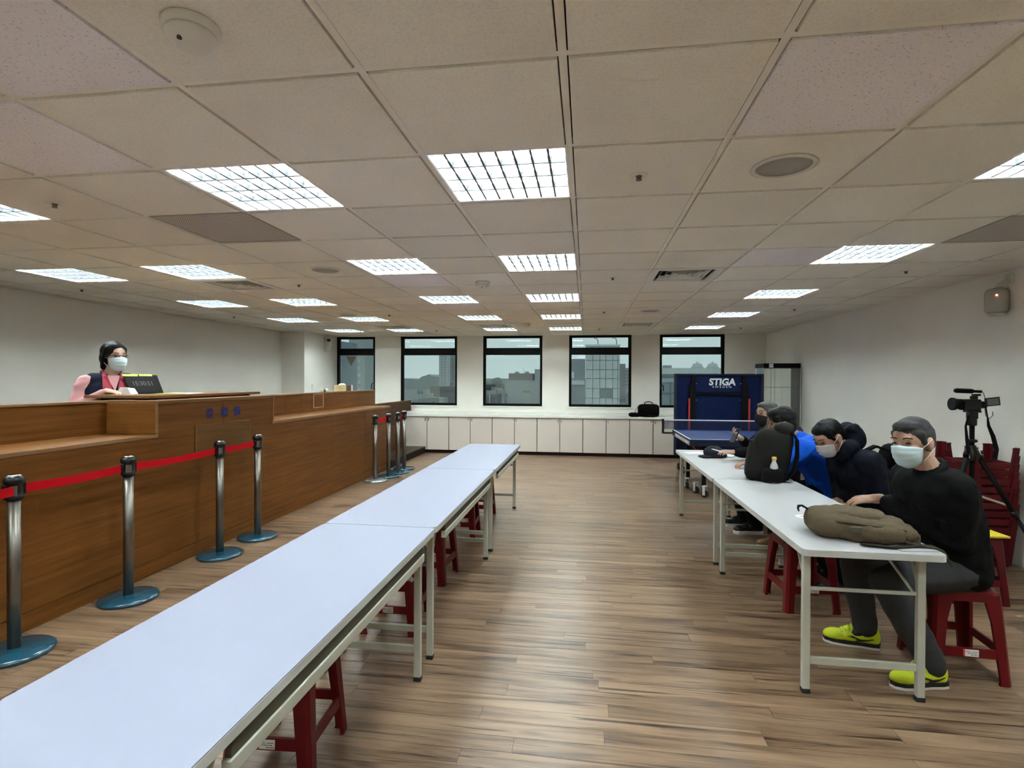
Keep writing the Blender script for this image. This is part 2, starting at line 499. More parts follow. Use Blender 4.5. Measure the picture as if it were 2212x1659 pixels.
# ---- walls
WIN = [(-5.375, -4.497), (-3.926, -2.693), (-2.138, -0.899), (-0.352, 0.895), (1.447, 2.688)]
WZ0, WZ1 = 0.945, 2.402
w = MB(); e = 0.22
xs = [XL - e] + [v for a in WIN for v in a] + [XR + e]
for i in range(0, len(xs), 2): w.box(xs[i], xs[i + 1], YB, YB + e, 0, 2.7)
for a, b_ in WIN:
    w.box(a, b_, YB, YB + e, 0, WZ0); w.box(a, b_, YB, YB + e, WZ1, 2.7)
struct(w.build('wall_back', 'wall_paint'))
struct(MB().box(XL - e, XL, YF, YB, 0, 2.7).build('wall_left', 'wall_paint'))
struct(MB().box(XR, XR + e, YF, YB, 0, 2.7).build('wall_right', 'wall_paint'))
struct(MB().box(XL - e, XR + e, YF - e, YF, 0, 2.7).build('wall_front', 'wall_paint'))
struct(MB().box(XL, -5.375, 9.60, YB, 0, ZC + .02, 0.004).build('wall_column', 'wall_paint'))

# ---- windows
def window(n, a, b_, handle):
    root = bpy.data.objects.new('window_%d' % n, None); COL.objects.link(root); struct(root)
    root.location = ((a + b_) / 2, YB + 0.03, WZ0)
    hw = (b_ - a) / 2; h = WZ1 - WZ0
    ft = 0.035
    f = MB()
    f.box(-hw, -hw + ft, 0, .09, 0, h); f.box(hw - ft, hw, 0, .09, 0, h)
    f.box(-hw + ft, hw - ft, 0, .09, 0, ft); f.box(-hw + ft, hw - ft, 0, .09, h - ft, h)
    f.build('window_frame', 'frame_black', root)
    MB().box(-hw + ft, hw - ft, -.012, .09, 1.075, 1.195, .004).build('transom', 'frame_black', root)
    up_ = MB(); z0, z1 = 1.195, h - ft; q = .026
    up_.box(-hw + ft, -hw + ft + q, .01, .07, z0, z1); up_.box(hw - ft - q, hw - ft, .01, .07, z0, z1)
    up_.box(-hw + ft + q, hw - ft - q, .01, .07, z0, z0 + .012); up_.box(-hw + ft + q, hw - ft - q, .01, .07, z1 - .012, z1)
    up_.build('vent_sash', 'frame_black', root)
    MB().box(-hw + ft + q, hw - ft - q, .038, .044, z0 + .012, z1 - .012).build('pane', 'window_glass', root)
    lo = MB(); z0, z1 = ft, 1.075; q = .014
    lo.box(-hw + ft, -hw + ft + q, .01, .07, z0, z1); lo.box(hw - ft - q, hw - ft, .01, .07, z0, z1)
    lo.box(-hw + ft + q, hw - ft - q, .01, .07, z0, z0 + q); lo.box(-hw + ft + q, hw - ft - q, .01, .07, z1 - q, z1)
    lo.build('casement_sash', 'frame_black', root)
    MB().box(-hw + ft + q, hw - ft - q, .038, .044, z0 + q, z1 - q).build('pane', 'window_glass', root)
    if handle:
        hx = handle * (hw - ft * .6)
        hm = MB().box(hx - .014, hx + .014, -.02, 0.005, .36, .47, .004)
        hm.tube([(hx, -.02, .45), (hx - handle * .03, -.045, .455), (hx - handle * .05, -.045, .43), (hx - handle * .052, -.04, .33)], .011)
        hm.build('window_handle', 'plastic_black', root)
    # plaster sill
    MB().box(-hw - .035, hw + .035, -.045, .0, -.035, -.002, .004).build('window_sill', 'sill_white', root)
    return root
WINDOWS = [window(i + 1, a, b_, {0: 1, 4: -1}.get(i)) for i, (a, b_) in enumerate(WIN)]
# inverted triangle sticker on the first pane
tri = MB().prism([(-5.184, 1.985), (-4.95, 1.985), (-5.068, 1.775)], YB + .062, YB + .066, 'XZ')
mat('sticker_olive', (0.20, 0.19, 0.14), 0.7)
tag(tri.build('window_sticker', 'sticker_olive'), 'dull inverted triangle sticker on the glass of the window behind the column', 'sticker')

# ================================================================ CEILING
slab = struct(MB().box(XL - .2, XR + .2, YF - .2, YB + .2, 2.62, 2.74).build('ceiling', 'slab'))
LCOL, LROW = (-8, -6, -3, -1, 3), (-5, -2, 1, 4, 7, 10, 13)
LIGHTS = {(c, r) for c in LCOL for r in LROW}
PERF = {(-4, 2), (4, 3)}
DIFF = {(1, 5), (-6, 5), (1, 12), (-6, 12), (-3, 12)}
NEW = {(-3, -1), (1, 0), (-3, 5), (2, 4), (-4, 0), (-3, 8), (4, -2)}
c0, c1 = math.floor((XL - GX) / T), math.floor((XR - GX) / T)
r0, r1_ = math.floor((YF - GY) / T), math.floor((YB - GY) / T)
tile_me = {}
def tile_mesh(wx, wy, kind):
    k = (round(wx, 3), round(wy, 3), kind)
    if k not in tile_me:
        b = MB(); g = .0155; d = .008
        x0, x1, y0, y1 = g, wx - g, g, wy - g
        # tegular edge: face hangs a little below the grid
        vs = [(x0, y0, 0.006), (x1, y0, .006), (x1, y1, .006), (x0, y1, .006),
              (x0 + .002, y0 + .002, -d), (x1 - .002, y0 + .002, -d), (x1 - .002, y1 - .002, -d), (x0 + .002, y1 - .002, -d)]
        fs = [(4, 7, 6, 5), (0, 4, 5, 1), (1, 5, 6, 2), (2, 6, 7, 3), (3, 7, 4, 0), (0, 1, 2, 3)]
        b.add(vs, fs)
        me = b.mesh('ceiling_tile'); me.materials.append(MATS[kind]); tile_me[k] = me
    return tile_me[k]
behind = MB()
for r in range(r0, r1_ + 1):
    for c in range(c0, c1 + 1):
        if (c, r) in LIGHTS or (c, r) in PERF or (c, r) in DIFF: continue
        x0, x1 = max(GX + c * T, XL), min(GX + (c + 1) * T, XR)
        y0, y1 = max(GY + r * T, YF), min(GY + (r + 1) * T, YB)
        if x1 - x0 < .05 or y1 - y0 < .05: continue
        if r < -2:
            behind.box(x0 + .0155, x1 - .0155, y0 + .0155, y1 - .0155, ZC - .008, ZC + .006); continue
        o = bpy.data.objects.new('ceiling_tile', tile_mesh(x1 - x0, y1 - y0, 'ceiling_tile_new' if (c, r) in NEW else 'ceiling_tile'))
        COL.objects.link(o); o.parent = slab; o.location = (x0, y0, ZC)
bo = behind.build('ceiling_tiles', 'ceiling_tile', slab); bo['kind'] = 'stuff'
# suspension grid: inverted tees
def tee(n, x0, x1, y0, y1):
    m = MB().box(x0, x1, y0, y1, ZC - (.002 if n == 'main_tee' else .0012), ZC + .001)
    if x1 - x0 < y1 - y0: m.box((x0 + x1) / 2 - .001, (x0 + x1) / 2 + .001, y0, y1, ZC + .001, ZC + .03)
    else: m.box(x0, x1, (y0 + y1) / 2 - .001, (y0 + y1) / 2 + .001, ZC + .001, ZC + .03)
    m.build(n, 'grid_metal', slab)
for c in range(c0 + 1, c1 + 1): tee('main_tee', GX + c * T - .012, GX + c * T + .012, YF, YB)
for r in range(r0 + 1, r1_ + 1):
    tee('cross_tee', XL, XR, GY + r * T - .012, GY + r * T + .012)
tr = MB().box(XL, XL + .022, YF, YB, ZC - .003, ZC).box(XR - .022, XR, YF, YB, ZC - .003, ZC).box(XL, XR, YB - .022, YB, ZC - .003, ZC).box(XL, XR, YF, YF + .022, ZC - .003, ZC)
struct(tr.build('trim_1', 'grid_metal'))

# ---- recessed louvre lights
lt_me = {}
def light_meshes():
    a = .284
    tray = MB()      # open box, seen from below
    z = .075
    tray.box(-a, a, -a, a, z, z + .006)
    for s in (-1, 1):
        tray.box(s * a - .003, s * a + .003, -a, a, 0, z); tray.box(-a, a, s * a - .003, s * a + .003, 0, z)
    # four shallow reflector troughs
    for k in range(4):
        yc = -a + a * 2 * (k + .5) / 4
        for s in (-1, 1):
            tray.add([(-a, yc, z - .004), (a, yc, z - .004), (a, yc + s * .068, z - .035), (-a, yc + s * .068, z - .035)], [(0, 1, 2, 3)])
    lt_me['housing'] = (tray.mesh('housing'), 'reflector')
    fr = MB()
    for s in (-1, 1):
        fr.box(s * .291 - .006, s * .291 + .006, -.297, .297, -.003, .004); fr.box(-.297, .297, s * .291 - .006, s * .291 + .006, -.003, .004)
    lt_me['frame'] = (fr.mesh('frame'), 'fixture_white')
    lt_me['tube'] = (MB().cyl((-.27, 0, z - .025), (.27, 0, z - .025), .013, n=6, cap=False).mesh('tube'), 'tube_light')
    lb = MB().prism([(-.010, .022), (.010, .022), (.006, .011), (.0048, 0), (-.0048, 0), (-.006, .011)], -.28, .28, 'XZ')
    lt_me['cross_blade'] = (lb.mesh('cross_blade'), 'louver')
    lb = MB().prism([(-.011, .024), (.011, .024), (.007, .012), (.0045, -.001), (-.0045, -.001), (-.007, .012)], -.28, .28, 'YZ')
    lt_me['long_blade'] = (lb.mesh('long_blade'), 'louver')
    for me, m in lt_me.values(): me.materials.append(MATS[m])
light_meshes()
def ordinal(i): return ['first', 'second', 'third', 'fourth', 'fifth', 'sixth', 'seventh'][i]
NAMECOL = {-8: 'leftmost', -6: 'second', -3: 'middle', -1: 'fourth', 3: 'rightmost'}
NAMEROW = {1: 'nearest visible row', 4: 'second row from the camera', 7: 'third row from the camera', 10: 'fourth row from the camera', 13: 'row by the windows', -2: 'row right above the camera', -5: 'row behind the camera'}
for r in LROW:
    for c in LCOL:
        t = thing('ceiling_light', 'square louvred ceiling light, %s of the five in the %s' % (NAMECOL[c], NAMEROW[r]), 'ceiling light',
                  (GX + (c + .5) * T, GY + (r + .5) * T, ZC), 0, 'recessed louvre lights')
        def pt(n, dx=0, dy=0):
            o = bpy.data.objects.new(n, lt_me[n][0]); COL.objects.link(o); o.parent = t; o.location = (dx, dy, 0)
        pt('housing'); pt('frame')
        for k in range(4): pt('tube', 0, -.284 + .568 * (k + .5) / 4)
        for k in range(1, 4): pt('long_blade', 0, -.284 + .568 * k / 4)
        for k in range(1, 8): pt('cross_blade', -.284 + .568 * k / 8, 0)

# ---- perforated return air panels
for (c, r), lb in (((-4, 2), 'perforated grey return-air panel behind the second light from the left'), ((4, 3), 'perforated grey return-air panel at the right edge of the ceiling')):
    t = thing('return_air_panel', lb, 'air vent', (GX + (c + .5) * T, GY + (r + .5) * T, ZC), 0, 'return air panels')
    MB().box(-.284, .284, -.284, .284, -.004, .0).build('grille', 'perforated', t)
    f = MB()
    for s in (-1, 1):
        f.box(s * .290 - .006, s * .290 + .006, -.296, .296, -.006, .006); f.box(-.284, .284, s * .290 - .006, s * .290 + .006, -.006, .006)
    f.build('frame', 'vent_grey', t)

# ---- square four-way diffusers
DL = {(1, 5): 'square louvred air diffuser right of centre, the nearest one', (-6, 5): 'square air diffuser behind the second light of the second row, left side',
      (1, 12): 'square air diffuser right of centre near the windows', (-6, 12): 'far left square air diffuser in front of a window-row light', (-3, 12): 'square air diffuser in front of the middle window-row light'}
for (c, r) in sorted(DIFF):
    t = thing('air_diffuser', DL[(c, r)], 'air vent', (GX + (c + .5) * T, GY + (r + .5) * T, ZC), 0, 'square air diffusers')
    MB().box(-.288, .288, -.288, .288, .07, .078).build('backing', 'void_dark', t)
    f = MB()
    for s in (-1, 1):
        f.box(s * .262 - .034, s * .262 + .034, -.296, .296, -.010, .0); f.box(-.228, .228, s * .262 - .034, s * .262 + .034, -.010, .0)
    f.build('frame', 'plastic_cream', t)
    for k in range(4):
        a0 = .20 - k * .05; m = MB()
        # sloped square ring: wide at the bottom
        o_, i_ = a0, a0 - .014
        vs = []
        for (q, z) in ((o_, -.008), (i_, .026)):
            vs += [(-q, -q, z), (q, -q, z), (q, q, z), (-q, q, z)]
        for (q, z) in ((o_ - .004, -.006), (i_ - .004, .028)):
            vs += [(-q, -q, z), (q, -q, z), (q, q, z), (-q, q, z)]
        fs = []
        for s0 in (0, 8):
            for j in range(4): fs.append((s0 + j, s0 + (j + 1) % 4, s0 + 4 + (j + 1) % 4, s0 + 4 + j))
        for j in range(4): fs.append((j, (j + 1) % 4, 8 + (j + 1) % 4, 8 + j))
        m.add(vs, fs); m.build('vane', 'plastic_cream', t)

# ---- round ceiling speakers
SL = {(1, 1): 'large round speaker grille in the ceiling near the camera', (-4, 4): 'round speaker grille left of the middle light of the second row', (1, 9): 'small round speaker grille near the far right diffuser', (-6, 9): 'small round speaker grille far left in front of a light'}
for (c, r), lb in SL.items():
    t = thing('ceiling_speaker', lb, 'speaker', (GX + (c + .5) * T, GY + (r + .5) * T, ZC - .008), 0, 'round ceiling speakers')
    MB().lathe([(.128, 0), (.132, -.006), (.115, -.011), (.108, -.004), (.108, 0)], n=40).build('rim', 'plastic_cream', t)
    MB().lathe([(.107, -.001), (.107, -.005), (.06, -.007), (.01, -.008)][::-1], n=40).build('grille', 'vent_grey', t)

# ---- smoke detectors
for (x, y), lb in (((-1.02, 1.26), 'large white smoke detector at the top left of the ceiling'), ((-.966, 4.915), 'white smoke detector in mid-ceiling'), ((-.974, 8.63), 'small white smoke detector close to the windows')):
    t = thing('smoke_detector', lb, 'smoke detector', (x, y, ZC - .008), 0, 'smoke detectors')
    MB().lathe([(.034, -.060), (.048, -.052), (.058, -.036), (.060, -.026), (.058, -.024)], n=32).build('sensor_cap', 'plastic_cream', t)
    MB().lathe([(.058, -.024), (.067, -.021), (.069, -.003), (.066, 0)], n=32).build('mounting_base', 'plastic_cream', t)
    MB().cyl((0.0, -.040, -.060), (.0, -.040, -.054), .006, n=10).build('indicator_lamp', 'print_dark', t)

# ---- sprinklers
SP = [((0, 1), 'right of the nearest lights'), ((-5, 1), 'at the far left of the nearest light row'), ((0, 5), 'left of the nearest diffuser'), ((-9, 5), 'next to the left wall, near'),
      ((-5, 5), 'right of the left diffuser'), ((4, 5), 'near the right wall under the wall siren'), ((4, 9), 'near the right wall, third from the camera side'), ((-9, 9), 'next to the left wall, far'),
      ((0, 9), 'left of the far right speaker'), ((-5, 9), 'right of the far left speaker'), ((-5, 13), 'close to the second window'), ((4, 13), 'close to the right rear corner'), ((0, 13), 'close to the fourth window')]
for (c, r), lb in SP:
    t = thing('sprinkler_head', 'small ceiling sprinkler ' + lb, 'sprinkler', (GX + (c + .5) * T, GY + (r + .55) * T, ZC - .008), 0, 'ceiling sprinklers')
    MB().lathe([(.036, -.004), (.040, -.001), (.040, 0)], n=20).build('escutcheon', 'plastic_cream', t)
    MB().lathe([(.013, -.022), (.014, -.019), (.009, -.016), (.011, -.009), (.016, -.003)], n=14).build('nozzle', 'sprinkler_metal', t)

# ================================================================ COUNTER
XF, XP = -3.25, -3.67
ct = thing('reception_counter', 'long brown wood-veneer reception counter with stepped shelves along the left', 'counter', (XF, 5.0, 0))
def cpart(n, x0, x1, y0, y1, z0, z1, m='counter_wood', bev=.002, par=None):
    o = MB().box(x0 - XF, x1 - XF, y0 - 5, y1 - 5, z0, z1, bev).build(n, m, par or ct)
    return o
YA, Y1, Y2, YE = 0.6, 3.643, 5.19, 8.56
for a, b_ in ((YA, 6.485), (6.485, 7.516), (7.516, YE)):
    cpart('front_panel', XF - .02, XF, a + .0012, b_ - .0012, .112, 1.0205, bev=.0006)
    cpart('plinth_panel', XF - .022, XF - .003, a + .001, b_ - .001, 0, .108)
cpart('front_panel', XF - .02, XF, YA, Y1 + .02, 1.0208, 1.036, bev=.0003)
for a, b_ in ((Y1 + .0205, 4.4048), (4.4072, Y2 - .0005)):
    cpart('front_panel', XF - .02, XF, a, b_, 1.0208, 1.291, bev=.0006)
cpart('carcass', XP - .04, XF - .023, YA, Y1, 0, 1.034)
cpart('carcass', XP - .04, XF - .022, Y1 + .024, Y2, 0, 1.29)
cpart('carcass', XP + .022, XF - .022, Y2 + .002, YE, 0, 1.019)
# ledges with pale edging
cpart('shelf', XP, XF, YA, Y1, 1.037, 1.062); cpart('edge_strip', XF - .001, XF + .004, YA, Y1 + .022, 1.037, 1.062, 'counter_edge', .001)
cpart('shelf', XP + .02, XF, Y2, YE, 1.022, 1.048); cpart('edge_strip', XF - .001, XF + .004, Y2 - .022, YE, 1.022, 1.048, 'counter_edge', .001)
cpart('edge_strip', XF - .001, XF + .004, Y1, Y1 + .022, 1.062, 1.318, 'counter_edge', .001)
cpart('edge_strip', XF - .001, XF + .004, Y2 - .016, Y2, 1.048, 1.318, 'counter_edge', .001)
cpart('edge_strip', XF - .001, XF + .004, YE - .006, YE + .002, 0.0, 1.022, 'counter_edge', .001)
# raised back panels
cpart('back_panel', XP - .022, XP, YA, Y1, 1.062, 1.30); cpart('top_rail', XP - .05, XP + .006, YA, Y1, 1.30, 1.318, 'counter_edge')
cpart('side_panel', XP + .001, XF - .001, Y1, Y1 + .02, 1.063, 1.291, 'counter_wood_cross')
cpart('top_board', XP - .05, XF + .002, Y1, Y2, 1.292, 1.318, 'desk_wood')
for a, b_ in ((Y2, 6.47), (6.47, 8.88)):
    cpart('back_panel', XP - .005, XP + .02, a + .001, b_ - .001, 1.02, 1.288)
cpart('top_rail', XP - .04, XP + .024, Y2 + .02, 8.885, 1.288, 1.306, 'counter_edge')
# low patch over the slot, outlines of removed plates
cpart('cover_plate', XF - .001, XF + .006, 4.055, 4.78, .86, 1.095, 'patch_wood', .001)
def outline(y0, y1, z0, z1, m, n='plate_outline', t=.009, x=XP + .0205):
    o = MB()
    for a, b_, c, d in ((y0, y1, z1 - t, z1), (y0, y1, z0, z0 + t), (y0, y0 + t * 1.6, z0, z1), (y1 - t * 1.6, y1, z0, z1)):
        o.box(x - XF, x - XF + .003, a - 5, b_ - 5, c, d)
    o.build(n, m, ct)
outline(6.75, 7.03, 1.098, 1.288, 'tape_tan')
outline(5.72, 6.08, 1.085, 1.285, 'patch_wood', t=.006)
outline(4.055, 4.78, .86, 1.095, 'counter_edge', n='cover_edge', t=.004, x=XF + .006)
# the three characters on the slot
mat('letter_blue', (0.012, 0.018, 0.20), 0.4)
RZY = Matrix(((0, 0, 1, 0), (1, 0, 0, 0), (0, 1, 0, 0), (0, 0, 0, 1)))   # text plane -> faces +X, runs along +Y
for ch, yc in zip('投標匭', (4.235, 4.42, 4.60)):
    text_mesh('letter', ch, .098, 'letter_blue', Matrix.Translation((0.002, yc - 5, 1.182)) @ RZY, ct, depth=.0015, bold=.0012)

# loose desk board on the counter
db = thing('desk_board', 'loose brown board lying on the counter in front of the woman', 'board', (-3.72, 4.5, 1.318))
MB().box(-.30, .30, -.72, .72, .012, .036, .003).build('board', 'desk_wood', db)
for sy in (-.6, .6): MB().box(-.25, .25, sy - .02, sy + .02, 0, .012).build('batten', 'matte_black', db)

# partition and step at the far end of the counter
pt_ = thing('partition_board', 'dark brown low partition running from the counter to the window wall', 'partition', (XP - .02, 9.7, 0))
pm = MB().prism([(8.9 - 9.7, .0), (10.485 - 9.7, .0), (10.485 - 9.7, .83), (10.925 - 9.7, .83), (10.925 - 9.7, 1.045), (8.9 - 9.7, 1.045)], -.02, .0, 'YZ')
pm.build('panel', 'partition_wood', pt_)
MB().box(-.022, .002, -.8, 1.225, 1.045, 1.055).build('cap_strip', 'counter_edge', pt_)
st = thing('step_platform', 'low dark brown wooden step on the floor at the far end of the counter', 'platform', (-3.45, 9.5, 0))
MB().box(-.215, .215, -.92, .985, .105, .13, .003).build('tread', 'dark_wood', st)
MB().box(.19, .21, -.92, .985, 0, .104).build('riser', 'plinth_dark', st)
MB().box(-.21, .185, -.9, .97, 0, .103).build('carcass', 'plinth_dark', st)
stage = struct(MB().box(XL, XP - .06, 0.6, 9.58, 0.0, .14).build('trim_2', 'dark_wood'))

# ================================================================ WINDOW CABINETS
YC = 10.49
edges = [-3.655, -2.755, -1.862, -.961, -.063, .832, 1.714, 2.60]
names = ['leftmost, next to the dark partition', 'second from the partition', 'third from the partition', 'middle one, below the third window', 'right of the middle one', 'below the black bag', 'right end, partly behind the ping-pong table']
KIDS_K = None
for i in range(len(edges) - 1):
    x0, x1 = edges[i], edges[i + 1]; hw = (x1 - x0) / 2
    t = thing('wall_cabinet', 'cream two-door low cabinet under the windows, ' + names[i], 'cabinet', ((x0 + x1) / 2, YC, 0), 0, 'low cabinets under the windows')
    MB().box(-hw + .001, hw - .001, .02, .43, .065, .735).build('body', 'table_under', t)
    MB().box(-hw, hw, .035, .42, 0, .062).build('plinth', 'plinth_dark', t)
    for s in (-1, 1):
        a, b_ = (-hw + .007, -.006) if s < 0 else (.006, hw - .007)
        d = MB().box(a, b_, 0, .018, .068, .728, .002).build('door', 'cabinet_white', t)
        kx = s * .035
        MB().cyl((kx, .0, .695), (kx, -.006, .695), .010, n=12).build('lock', 'chrome', d)
        if s > 0 or i in (0, 3):
            MB().box(kx - .002, kx + .002, -.026, -.006, .682, .7).cyl((kx - .002, -.026, .668), (kx + .002, -.026, .668), .017, n=12).build('key', 'plinth_dark', d)
wt = MB().box(-3.69, 2.62, YC - .02, YB - .002, .738, .775, .004)
tag(wt.build('cabinet_worktop', 'counter_white'), 'long cream worktop over the cabinets below the windows', 'worktop')
tag(MB().box(-3.66, 2.62, YB - .16, YB - .002, .776, .82, .003).build('window_ledge', 'sill_white'), 'raised cream ledge along the wall behind the cabinet worktop', 'ledge')
struct(MB().box(2.625, XR, YB - .02, YB - .001, 0, .08).build('baseboard_back', 'plinth_dark'))

# ================================================================ FOLDING TABLES
def rounded_rect(x0, x1, y0, y1, r, n=5):
    P = []
    for cx, cy, a0 in ((x1 - r, y1 - r, 0), (x0 + r, y1 - r, 90), (x0 + r, y0 + r, 180), (x1 - r, y0 + r, 270)):
        for k in range(n + 1):
            a = radians(a0 + 90 * k / n); P.append((cx + r * cos(a), cy + r * sin(a)))
    return P
def folding_table(label, xc, yc, L, W, z, top_m, beams, near_inset, far_inset, group):
    t = thing('folding_table', label, 'table', (xc, yc, 0), 0, group)
    hw, hl = W / 2, L / 2 - .002
    top = MB().prism(rounded_rect(-hw + .001, hw - .001, -hl + .001, hl - .001, .03), z - .004, z, 'XY').build('tabletop', top_m, t)
    MB().prism(rounded_rect(-hw, hw, -hl, hl, .03), z - .030, z - .0042, 'XY').build('edge_band', 'table_edge', top)
    MB().box(-hw + .03, hw - .03, -hl + .03, hl - .03, z - .034, z - .0305).build('underside', 'table_under', top)
    for s, ins in ((-1, near_inset), (1, far_inset)):
        y = s * (hl - ins)
        fr = bpy.data.objects.new('leg_frame', None); COL.objects.link(fr); fr.parent = t; fr.location = (0, y, 0)
        for q in (-1, 1):
            x = q * (hw - .055)
            MB().box(x - .017, x + .017, -.014, .014, .02, z - .034, .003).build('leg', 'table_metal', fr)
            MB().box(x - .019, x + .019, -.016, .016, 0, .022, .003).build('foot', 'rubber_black', fr)
            # hinge brace
            MB().strip([(x, -s * .012, .53), (x, -s * .10, z - .05)], (1, 0, 0), .014, .006).build('brace', 'table_metal', fr)
        MB().box(-hw + .073, hw - .073, -.010, .010, .140, .172, .002).build('lower_rail', 'table_metal', fr)
        MB().box(-hw + .073, hw - .073, -.006, .006, .492, .508, .002).build('upper_rail', 'table_metal', fr)
        MB().strip([(hw - .075, -s * .02, .50), (hw - .17, -s * .10, z - .045)], (1, 1, 0), .018, .006).build('fold_strut', 'table_metal', fr)
    if beams:
        for q in (-1, 1):
            x = q * (hw - .012)
            MB().box(x - .008, x + .006, -hl + .2, hl - .2, z - .072, z - .0305).build('apron_board', 'table_under', t)
            MB().box(x - .012, x + .012, -hl + .19, hl - .19, z - .108, z - .0725, .002).build('side_rail', 'table_metal', t)
    return t
ZL, ZT = .725, .715
folding_table('white-topped folding table nearest to the camera, lower left', -1.07, 1.765, 1.79, .61, ZL, 'table_white', True, .12, .12, 'folding tables in the left row')
folding_table('white-topped folding table in the middle of the left row', -1.07, 3.555, 1.79, .61, ZL, 'table_white', True, .085, .11, 'folding tables in the left row')
folding_table('white-topped folding table at the window end of the left row', -1.07, 5.345, 1.79, .61, ZL, 'table_white', True, .10, .13, 'folding tables in the left row')
folding_table('grey-topped folding table with the olive bag, nearest on the right', 1.295, 3.49, 1.78, .61, ZT, 'table_grey', False, .11, .10, 'folding tables in the right row')
folding_table('grey-topped folding table with the dark backpack, far right row', 1.295, 5.27, 1.78, .61, ZT, 'table_grey', False, .11, .09, 'folding tables in the right row')

# small round table numbers
def disc(x, y, z, label):
    t = thing('table_sticker', label, 'sticker', (x, y, z))
    MB().lathe([(.047, 0), (.048, .0006), (.047, .0012)], n=32).build('disc', 'sticker_white', t)
    m = MB()
    for a, b_ in (((-.016, -.02), (0, .022)), ((.016, -.02), (0, .022)), ((-.010, -.004), (.010, -.004))):
        m.strip([(a[1] * -1, a[0], .0015), (b_[1] * -1, b_[0], .0015)], (0, 0, 1), .0006, .005)
    m.build('mark', 'print_red', t)
disc(1.235, 3.235, ZT, 'small round white sticker on the table beside the olive bag')
disc(1.345, 4.90, ZT, 'small round white sticker on the table beside the dark backpack')

# ================================================================ PLASTIC STOOLS
def stool_proto(material, sticker=True):
    P = {}
    H = .45
    # seat: rounded square dish with skirt and hand hole
    pr = [(.150, H - .055), (.150, H - .020), (.146, H - .006), (.136, H), (.120, H - .001), (.110, H - .006), (.0, H - .007)]
    vs = []; fs = []; n = 32
    for r, z in pr:
        for i in range(n):
            a = 2 * pi * i / n
            c, s_ = cos(a), sin(a)
            k = 1.0 / max(1e-6, (abs(c) ** 5 + abs(s_) ** 5) ** .2)
            vs.append((r * c * k, r * s_ * k, z))
    for k in range(len(pr) - 1):
        for i in range(n):
            j = (i + 1) % n; fs.append((k * n + i, k * n + j, (k + 1) * n + j, (k + 1) * n + i))
    m = MB(); m.add(vs, fs, True)
    m.lathe([(.021, H - .0075), (.024, H - .004), (.021, H - .003)], n=16)
    P['seat'] = m.mesh('seat')
    # leg: tapered angle section, splayed
    def corner(z): return .147 + (H - .02 - z) / (H - .02) * .030
    m = MB()
    zs = [0, .012, .05, .15, .30, .40, H - .02]
    wid = [.056, .050, .050, .054, .060, .078, .115]
    th = .016
    rings = []
    for z, w_ in zip(zs, wid):
        c = corner(z); r_ = .014
        rings.append([(c - r_, c, z), (c, c - r_, z), (c, c - w_, z), (c - th, c - w_, z), (c - th, c - th, z), (c - w_, c - th, z), (c - w_, c, z)])
    for ring in rings: m.v += ring
    for k in range(len(rings) - 1):
        for i in range(7):
            j = (i + 1) % 7; m.f.append((k * 7 + i, (k + 1) * 7 + i, (k + 1) * 7 + j, k * 7 + j)); m.sm.append(False)
    m.f.append(tuple(range(7))); m.sm.append(False)
    m.f.append(tuple(reversed([6 * 7 + i for i in range(7)]))); m.sm.append(False)
    P['leg'] = m.mesh('leg')
    # side rail low between the legs
    z0, z1 = .125, .168
    c0_, c1_ = corner(z0), corner(z1)
    m = MB()
    a = c0_ - .048
    vs = [(-a, c0_ - .014, z0), (a, c0_ - .014, z0), (a, c0_ - .002, z0), (-a, c0_ - .002, z0), (-a, c1_ - .014, z1), (a, c1_ - .014, z1), (a, c1_ - .002, z1), (-a, c1_ - .002, z1)]
    m.add(vs, [(0, 1, 5, 4), (1, 2, 6, 5), (2, 3, 7, 6), (3, 0, 4, 7), (4, 5, 6, 7), (3, 2, 1, 0)])
    P['rail'] = m.mesh('rail')
    for me in P.values(): me.materials.append(MATS[material])
    # sticker on the -Y rail
    cm = (c0_ + c1_) / 2
    m = MB().box(-.034, .034, -cm - .0012, -cm + .004, .130, .163); P['sticker'] = m.mesh('sticker'); P['sticker'].materials.append(MATS['sticker_white'])
    m = MB().box(-.034, -.026, -cm - .002, -cm + .004, .130, .163); P['sticker_band'] = m.mesh('sticker_band'); P['sticker_band'].materials.append(MATS['print_red'])
    m = MB()
    rr = random.Random(3)
    for rw in range(3):
        x = -.022
        while x < .030:
            w_ = rr.uniform(.003, .008)
            if rr.random() < .75: m.box(x, min(x + w_, .031), -cm - .0018, -cm + .002, .152 - rw * .008, .1545 - rw * .008)
            x += w_ + .002
    P['sticker_print'] = m.mesh('sticker_print'); P['sticker_print'].materials.append(MATS['print_dark'])
    return P
ST_A = stool_proto('stool_red'); ST_B = stool_proto('stool_dark_red')
def stool(label, x, y, rz=0.0, P=None, group='red plastic stools at the tables', flip=None, z=0.0, sticker=True):
    P = P or ST_A
    t = thing('plastic_stool', label, 'stool', (x, y, z), rz, group)
    if flip is not None: t.rotation_euler = (pi, 0, rz)
    def add(n, a=0.0, par=None):
        o = bpy.data.objects.new(n, P[n]); COL.objects.link(o); o.parent = par or t; o.rotation_euler = (0, 0, a); return o
    add('seat')
    for k in range(4): add('leg', k * pi / 2)
    for k in range(4):
        o = add('rail', k * pi / 2)
    if sticker:
        s_ = add('sticker'); add('sticker_band', par=s_); add('sticker_print', par=s_)
    return t
stool('red plastic stool under the nearest left table', -1.17, 1.97, .06)
stool('red plastic stool below the first seam of the left table row', -1.145, 3.13, .02)
stool('red plastic stool under the middle of the left table row', -1.165, 3.90, -.08)
stool('red plastic stool just before the second seam of the left tables', -1.19, 4.97, .05)
stool('farthest red plastic stool under the left table row', -1.17, 5.68, -.05)
